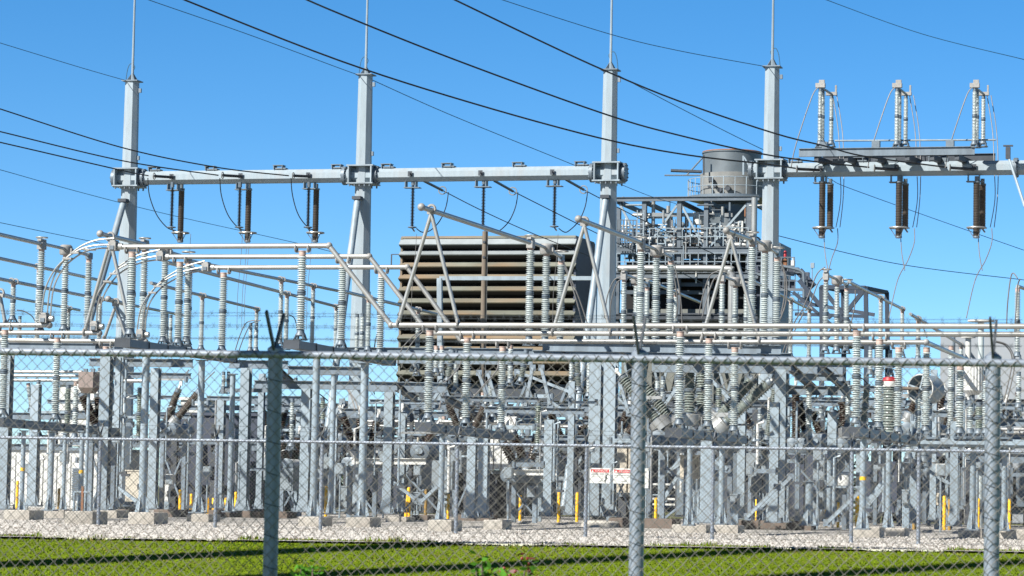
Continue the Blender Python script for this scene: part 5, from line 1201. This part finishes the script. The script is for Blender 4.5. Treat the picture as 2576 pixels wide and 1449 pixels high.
def stack():
    q = 172; c = pt(1841, 440, q); r_ = 76 / ppm(q); g = V((c.x, c.y, 0)); zt = pt(1841, 388, q).z; zm = pt(1841, 440, q).z; zb = pt(1841, 497, q).z; zl = pt(1841, 640, q).z
    t = thing('exhaust_stack', 'wide short grey steel exhaust stack with a rusty rim behind the fourth pole', 'stack', g)
    part('upper_shell', MB().lathe([(r_ * .95, zm), (r_ * .95, zt), (r_ * .98, zt), (r_ * .98, zt + .06), (r_ * .90, zt + .06), (r_ * .90, zm)], g, n=48), SHEET, t)
    part('rusty_rim', MB().torus(g + Z * (zt + .08), r_ * .95, .05, Z, 48, 6), RUST, t)
    part('lower_shell', MB().lathe([(r_ * 1.02, zb), (r_ * 1.03, zm)], g, n=48), mat('lagged_shell', (.27, .275, .265), .8, .05, .22, 1.2, .2, .3, (.24, .25, .26), .6), t)
    part('inner_core', MB().lathe([(r_ * .7, zl - 6), (r_ * .72, zb - .4)], g, n=36), SHEET, t)
    part('platform_ring', MB().lathe([(r_ * 1.0, zb - .02), (r_ * 1.45, zb - .02), (r_ * 1.45, zb - .18), (r_ * .8, zb - .5)], g, n=40), GREYC, t)
    rl = MB()
    for k in (.5, 1.0): rl.torus(g + Z * (zb + k), r_ * 1.42, .025, Z, 40, 5)
    for i in range(24):
        th = i * math.pi / 12; p = g + V((math.cos(th), math.sin(th), 0)) * r_ * 1.42; rl.bar(p + Z * (zb - .05), p + Z * (zb + 1), .04, .04)
    part('platform_railing', rl, GALV, t, smooth=False)
    p = g - C * r_ * 1.0
    part('vent_pipe', MB().tube([W3(1688, 429, q), W3(1765, 432, q)], .10, 8), DKST, t); part('vent_pipe', MB().tube([W3(1672, 441, q), W3(1762, 441, q)], .05, 8), GREYC, t)
    part('stay', MB().tube([W3(1728, 440, q), W3(1768, 396, q)], .05, 8), GREYC, t)
    part('side_strut', MB().bar(W3(1870, 392, q - 3.5), W3(1870, 440, q - 3.5), .10, .10).bar(W3(1872, 395, q - 3.5), W3(1886, 420, q - 3.5), .08, .08), GALV, t)
    part('side_strut', MB().bar(W3(1770, 390, q - 2), W3(1770, 440, q - 2), .10, .10), DKST, t)
    for x, y, s_ in ((1790, 452, .16), (1812, 478, .14), (1800, 468, .09), (1832, 474, .16), (1785, 470, .08)): part('port', MB().lathe([(s_, 0), (s_, .22)], pt(x, y, q - r_ * 1.02), -R, 14), DKST, t)
stack()
def truss():
    DKB = mat('gantry_blue', (.022, .04, .07), .6, 0, .2, 3)
    q = 140; t = thing('pipe_gantry', 'dark box-shaped lattice gantry in the sky gap right of the fourth pole', 'lattice gantry', gq(2110, q))
    A, B_, Cc, D = W3(2066, 722, q), W3(2178, 724, q), W3(2180, 866, q), W3(2068, 864, q); dp = R * 3 + C * .6
    b = MB()
    for a, e in ((A, B_), (B_, Cc), (Cc, D), (D, A), (A, Cc), (B_, D)): b.bar(a, e, .2, .2)
    part('front_frame', b, DKB, t, smooth=False); b = MB()
    for a, e in ((A, B_), (B_, Cc), (Cc, D), (D, A)): b.bar(a + dp, e + dp, .2, .2)
    for a in (A, B_, Cc, D): b.bar(a, a + dp, .16, .16)
    part('rear_frame', b, DKB, t, smooth=False)
    for e in (Cc, D, Cc + dp, D + dp): part('leg', MB().bar(V((e.x, e.y, 0)), e, .22, .22), DKB, t, smooth=False)
    part('deck', MB().box((Cc + D) / 2 + dp / 2, (Cc - D).length + .2, 3, .16), DKB, t, smooth=False)
    part('upper_duct', MB().bar(W3(2010, 705, q), W3(2090, 800, q), .18, .2).bar(W3(1995, 735, q), W3(2130, 850, q), .14, .16).bar(W3(2000, 790, q), W3(2180, 796, q), .14, .16), DKB, t, smooth=False)
truss()
t, c, w_, h = house(2366, 2700, 842, 128, 9, PALE, 'plain pale grey building at the right edge behind insulators', PALE, 'plant_building', 'building')
for k in (.1, .2, .3): part('wall_seam', MB().box(V((c.x, c.y, h / 2)) - R * 4.53 + C * w_ * (k - .5), .08, .05, h), GREYC, t, smooth=False)
p = W3(2436, 850, 122); t = thing('roof_vent', 'round white mushroom post by the right pale building', 'post', V((p.x, p.y, 0))); part('pole', MB().lathe([(.12, 0), (.12, p.z)], V((p.x, p.y, 0)), n=12), WHITE, t); part('cap', MB().lathe([(.3, 0), (.3, .06), (.1, .12)], p, n=16), WHITE, t)
p = W3(2468, 808, 105); t = thing('disc_post', 'white insulating post topped by a flat disc at far right', 'post', V((p.x, p.y, 0))); part('pole', MB().lathe([(.11, 0), (.11, p.z)], V((p.x, p.y, 0)), n=12), PORC, t); part('disc', MB().lathe([(.1, -.05), (.48, -.02), (.48, .04), (.1, .06)], p, n=24), WHITE, t)

# ------------------------------------------------------------------ chain-link fences
def fence(name, label, A, B_, posts, Ht, diam, wire_r, post_r, rail_r, below, arm, strand_h, arms_out, tie):
    """A, B_: ground points of the ends (z=0); posts: list of points"""
    d = (B_ - A); L = d.length; d.normalize(); nrm = Z.cross(d).normalized()
    t = thing(name, label, 'fence', A, None, Matrix.Identity(4))
    for p in posts:
        po = part('post', MB().lathe([(post_r, -below), (post_r, Ht - .02), (post_r * 1.12, Ht - .02), (post_r * 1.12, Ht + .06), (post_r * .3, Ht + .11)], p + nrm * (rail_r + post_r * .2), n=18), FENCE, t)
        for s in (-1, 1):
            b0 = p + Z * (Ht + .04); part('barb_arm', MB().bar(b0, b0 + Z * arm + nrm * (s * arms_out) + d * (s * .03), .05, .022, d), DKST if Ht < 2.4 else GALV, po, top=t, smooth=False)
        for k in range(7): part('tie_wire', MB().torus(p + nrm * (rail_r + post_r * .2) + Z * (Ht * (.08 + k * .135)), post_r + wire_r * .8, wire_r * .9, Z + d * (.35 if k % 2 else .25), 14, 5), DKST, po, top=t)
    part('top_rail', MB().tube([A + Z * Ht, B_ + Z * Ht], rail_r, 14), FENCE, t)
    hx = MB(); n = int(L / tie); P = []
    for i in range(n * 8): th = i / 8 * 2 * math.pi; P.append(A + d * (i / 8 * tie) + Z * (Ht + math.sin(th) * rail_r * 1.08) + nrm * (math.cos(th) * rail_r * 1.08))
    part('rail_lacing', hx.tube(P, wire_r * .8, 4), DKST, t)
    # woven fabric: every wire zigzags up the whole height, touching its neighbours
    drop = below - .05; n = int(L / diam); rows = int((Ht + .06 + drop) / (diam / 2)); vs = []; fs = []
    off = -nrm * (rail_r + wire_r)
    for i in range(n + 1):
        pts = [A + d * ((i + (j % 2) * .5) * diam) + Z * (.03 - drop + j * diam / 2) + off + nrm * ((j % 2) * 2 - 1) * wire_r * (.9 if i % 2 else -.9) for j in range(rows)]
        pts = [p + d * random.gauss(0, diam * .03) + Z * random.gauss(0, diam * .03) for p in pts]
        pts2 = [A + d * ((i - (j % 2) * .5) * diam) + Z * (.03 - drop + j * diam / 2) + off - nrm * ((j % 2) * 2 - 1) * wire_r * (.9 if i % 2 else -.9) for j in range(rows)]
        for Pz in (pts, pts2):
            o = len(vs)
            for p in Pz: vs += [p + d * wire_r, p - nrm * wire_r, p - d * wire_r, p + nrm * wire_r]
            for j in range(len(Pz) - 1):
                for k in range(4): fs.append((o + j * 4 + k, o + j * 4 + (k + 1) % 4, o + j * 4 + 4 + (k + 1) % 4, o + j * 4 + 4 + k))
    b = MB(); b.v = [tuple(v) for v in vs]; b.f = fs
    part('woven_mesh', b, FENW, t)
    for h in strand_h:
        for s in ((-1, 1) if len(strand_h) < 4 else (1,)):
            k = h / arm; b = MB(); P = []
            for i in range(int(L / .5) + 1): u = i * .5; P.append(A + d * u + Z * (Ht + .04 + h - .012 * math.sin(math.pi * (u % 3.4) / 3.4) + .004 * math.sin(u * 5)) + nrm * (s * arms_out * k))
            b.tube(P, wire_r * .55, 5)
            for i in range(int(L / .16)):
                u = i * .16; p = A + d * u + Z * (Ht + .04 + h - .012 * math.sin(math.pi * (u % 3.4) / 3.4)) + nrm * (s * arms_out * k)
                b.bar(p - Z * .028 - d * .012, p + Z * .028 + d * .012, wire_r * .6, wire_r * .6).bar(p - Z * .022 + d * .018, p + Z * .022 - d * .018, wire_r * .6, wire_r * .6)
            part('barbed_strand', b, DKST, t, smooth=False)
    return t
# near fence
def on_line(A, B_, x):
    lo, hi = 0.0, 1.0
    for _ in range(40):
        m_ = (lo + hi) / 2; p = A.lerp(B_, m_)
        if proj(p)[0] < x: lo = m_
        else: hi = m_
    return A.lerp(B_, lo)
def at_depth(x, y, Y): v = ray(x, y); return EP + v * (Y / v.y)
nA, nB = at_depth(-120, 884, 28.9), at_depth(2700, 914, 27.1); HN = (nA.z + nB.z) / 2; nA.z = nB.z = HN
pn = []
for x in (690, 1607, 2498): p = on_line(nA, nB, x); pn.append(V((p.x, p.y, 0)))
fence('chain_link_fence', 'near chain-link fence with barbed wire, out of focus across the foreground', V((nA.x, nA.y, 0)), V((nB.x, nB.y, 0)), pn, HN, .113, .0042, .072, .037, 1.7, .37, (.12, .24, .355), .24, .16)
fA, fB = gp(-90, 1313), gp(2660, 1379); q_ = 63.4
fA, fB = gq(-90, 63.6), gq(2700, 62.6)
pf = [on_line(fA, fB, x + 0) for x in (245, 539, 804, 1145, 1471, 1790, 2140, 2309)]
fence('chain_link_fence', 'far chain-link fence with barbed wire standing on the gravel edge', fA, fB, pf, 2.02, .09, .0033, .042, .034, .05, .32, (.10, .20, .30), .10, .14)

# ------------------------------------------------------------------ warning signs on the far fence
fd = (fB - fA).normalized(); fn = Z.cross(fd).normalized()
def text_mesh(s, size, bold=0.0):
    cu = bpy.data.curves.new('lettering', 'FONT'); cu.body = s; cu.size = size; cu.align_x = 'CENTER'; cu.align_y = 'CENTER'; cu.offset = bold; cu.extrude = .001
    ob = bpy.data.objects.new('lettering', cu); COL.objects.link(ob); dg = bpy.context.evaluated_depsgraph_get()
    me = bpy.data.meshes.new_from_object(ob.evaluated_get(dg)); bpy.data.objects.remove(ob); return me
def sign(x0, x1, y0, y1, label, head, lines, fig):
    mid = on_line(fA, fB, (x0 + x1) / 2); dep = mid.y; a, b_ = at_depth(x0, y0, dep), at_depth(x1, y1, dep); w_ = abs((b_ - a).dot(fd)); h = abs(a.z - b_.z)
    c = V((mid.x, mid.y, (a.z + b_.z) / 2)) - fn * .065; ax = (fd, fn, Z)
    rot = Matrix((fd, fn, Z)).transposed().to_4x4()
    t = thing('warning_sign', label, 'sign', c, 'warning signs', rot)
    part('plate', MB().box(c, w_, .006, h, ax), SIGNW, t, smooth=False)
    def txt(s, dx, dz, size, M, fit=None, bold=0.0):
        me = text_mesh(s, size, bold); me.materials.clear(); me.materials.append(M)
        k = 1.0
        if fit: wd = max(v.co.x for v in me.vertices) - min(v.co.x for v in me.vertices); k = fit / wd
        me.transform(Matrix.Translation((dx * w_, -.0052, dz * h)) @ Matrix.Rotation(math.pi / 2, 4, 'X') @ Matrix.Diagonal((k, 1, 1, 1)))
        o = bpy.data.objects.new('lettering', me); COL.objects.link(o); o.parent = t; return o
    if head:
        part('red_header', MB().box(c - fn * .004 + Z * h * .315, w_ * .9, .003, h * .2, ax), SIGNR, t, smooth=False)
        p = c - fn * .0068 + Z * h * .24 - fd * w_ * .36
        part('alert_triangle', MB().prism([p - fd * w_ * .065, p + fd * w_ * .065, p + Z * h * .14], -fn * .001), SIGNW, t, smooth=False)
        txt(head, .075, .315, h * .15, SIGNW, w_ * .62, .0)
    for s, dz, sz, ft, dx in lines: txt(s, dx, dz, sz * h, INK, ft * w_)
    if fig:
        p = c - fn * .0055 + fd * w_ * .32 - Z * h * .17; b = MB()
        for (a0, a1, b0, b1, wd) in ((0, .10, -.02, -.08, .035), (-.01, .06, -.09, .08, .016), (0, .07, .08, -.05, .016), (-.02, -.07, -.12, -.15, .018), (-.01, -.08, -.05, -.22, .018)):
            b.bar(p + fd * a0 * w_ + Z * a1 * h * 1.3, p + fd * b0 * w_ + Z * b1 * h * 1.3, wd, .002, fn)
        b.lathe([(.018, 0), (.018, .002)], p + Z * h * .19, -fn, 12); part('falling_figure', b, INK, t, smooth=False)
    for sx in (-1, 1):
        for sz in (-1, 1): part('bolt', MB().lathe([(.008, 0), (.008, .004)], c - fn * .003 + fd * sx * w_ * .46 + Z * sz * h * .43, -fn, 8), DKST, t)
    return t
sign(1481, 1536, 1177, 1216, 'white DANGER sign with red header and falling figure on the far fence', 'DANGER', [('Hazardous voltage inside', .155, .07, .82, 0), ('KEEP OFF / KEEP OUT!', .055, .11, .88, 0), ('will shock burn or cause death', -.06, .055, .55, -.12), ('Contact can be fatal', -.15, .055, .52, -.12), ('561-694-2000', -.36, .075, .40, -.05)], True)
sign(1540, 1597, 1178, 1217, 'white PELIGRO sign beside the DANGER sign, partly hidden by a near post', '¡PELIGRO', [('Voltaje peligroso adentro', .165, .075, .86, 0), ('NO ENTRE MANTENGASE FUERA', .03, .11, .90, 0), ('puede causar la muerte', -.08, .055, .7, -.08), ('561-694-2000', -.36, .075, .45, -.05)], False)
sign(1600, 1632, 1178, 1228, 'narrow white sign showing on the right of the near fence post', None, [('AVISO', .30, .12, .5, .1)], False)

# meter riser pipes in front of the far left columns
p = gp(208, 1312); t = thing('pipe_stand', 'small goalpost of grey pipes on the gravel at left', 'pipe stand', p)
q = p.dot(R); e = [gq(x, q) for x in (185, 206, 227)]; zz = pt(206, 1238, q).z
part('frame_pipe', MB().tube([e[0], e[0] + Z * zz], .035, 8).tube([e[2], e[2] + Z * zz], .035, 8).tube([e[0] + Z * zz, e[2] + Z * zz], .03, 8), GALV, t); part('centre_post', MB().box(e[1] + Z * zz * .6, .06, .06, zz * 1.2), RUST, t)

# ------------------------------------------------------------------ shrubs in front of the lawn
BERRY = mat('berry_red', (.30, .015, .02), .4, 0, .2, 5)
def shrub(x, y, q, w_, h, label, berries):
    p = gq(x, q); p.z = lawn_z(p.x, p.y); h -= p.z; t = thing('shrub', label, 'shrub', p, 'shrubs'); st = MB(); lf = MB(); be = MB(); rd = MB()
    for i in range(16):
        e = p + V((random.uniform(-1, 1) * w_ * .5, random.gauss(0, w_ * .25), h * random.uniform(.86, 1))); st.tube(smooth_path([p, p.lerp(e, .5) + V((random.gauss(0, .03), 0, .04)), e], 6), .008, 5)
        for _ in range(44):
            u = random.uniform(.74, 1.03) if random.random() < .85 else random.uniform(.3, .75); c_ = p.lerp(e, u) + V((random.gauss(0, .05), random.gauss(0, .05), random.gauss(0, .04))); s = random.uniform(.025, .055)
            a_ = V((random.gauss(0, 1), random.gauss(0, 1), random.gauss(0, .6))).normalized(); b_ = a_.cross(V((random.gauss(0, 1), random.gauss(0, 1), random.gauss(0, 1)))).normalized()
            (rd if berries and random.random() < .5 and c_.x > p.x + .05 else lf).add([c_ - a_ * s, c_ + b_ * s * .45, c_ + a_ * s, c_ - b_ * s * .45], [(0, 1, 2, 3)])
        if berries and e.x > p.x:
            for _ in range(3): part('berry', MB().ball(e + V((random.gauss(0, .05), random.gauss(0, .05), random.gauss(0, .05))), .016, 6), BERRY, t)
    part('stems', st, WOOD, t); part('foliage', lf, mat('shrub_leaf', (.09, .27, .02), .85, 0, .3, 5, 0, .15), t, smooth=False)
    if berries: part('red_leaves', rd, mat('red_leaf', (.12, .022, .02), .5, 0, .3, 5), t, smooth=False)
random.seed(11)
shrub(1262, 1440, 26.4, .50, .32, 'leafy shrub with red berries at the bottom centre edge', True)
shrub(768, 1440, 26.5, .20, .27, 'small bright green shrub right of the dark near fence post', False)

# ------------------------------------------------------------------ roadside poles whose shadows fall on the fence and lawn
dS = V((math.sin(SUN_AZ), math.cos(SUN_AZ), 0))
for i, (tgt, back, h, r_) in enumerate(((pn[0], 12, 17, .34), (glawn(500, 1397), 22, 25.5, .45), (glawn(1500, 1408), 32, 34, .45), (glawn(2480, 1420), 38, 37, .45))):
    g = tgt - dS * back; g.z = lawn_z(g.x, g.y)
    t = thing('roadside_pole', ('roadside pole outside the view, shading the dark near fence post', 'tall roadside pole outside the view, casting the left shadow on the lawn', 'tall roadside pole outside the view, casting the middle shadow on the lawn', 'tallest roadside pole outside the view, casting the right shadow on the lawn')[i], 'utility pole', g, 'roadside poles')
    part('shaft', MB().tube([g, g + Z * h], [r_ * 1.15, r_ * .8], 14), WOOD, t); part('crossarm', MB().bar(g + Z * (h - .8) - C * 1.2, g + Z * (h - .8) + C * 1.2, .12, .14), WOOD, t, smooth=False)

finish_labels()
for o in COL.objects:
    if o.get('category') and not o.get('kind'): o['kind'] = 'thing'
SC.cycles.use_adaptive_sampling = True
SC.cycles.max_bounces = 6
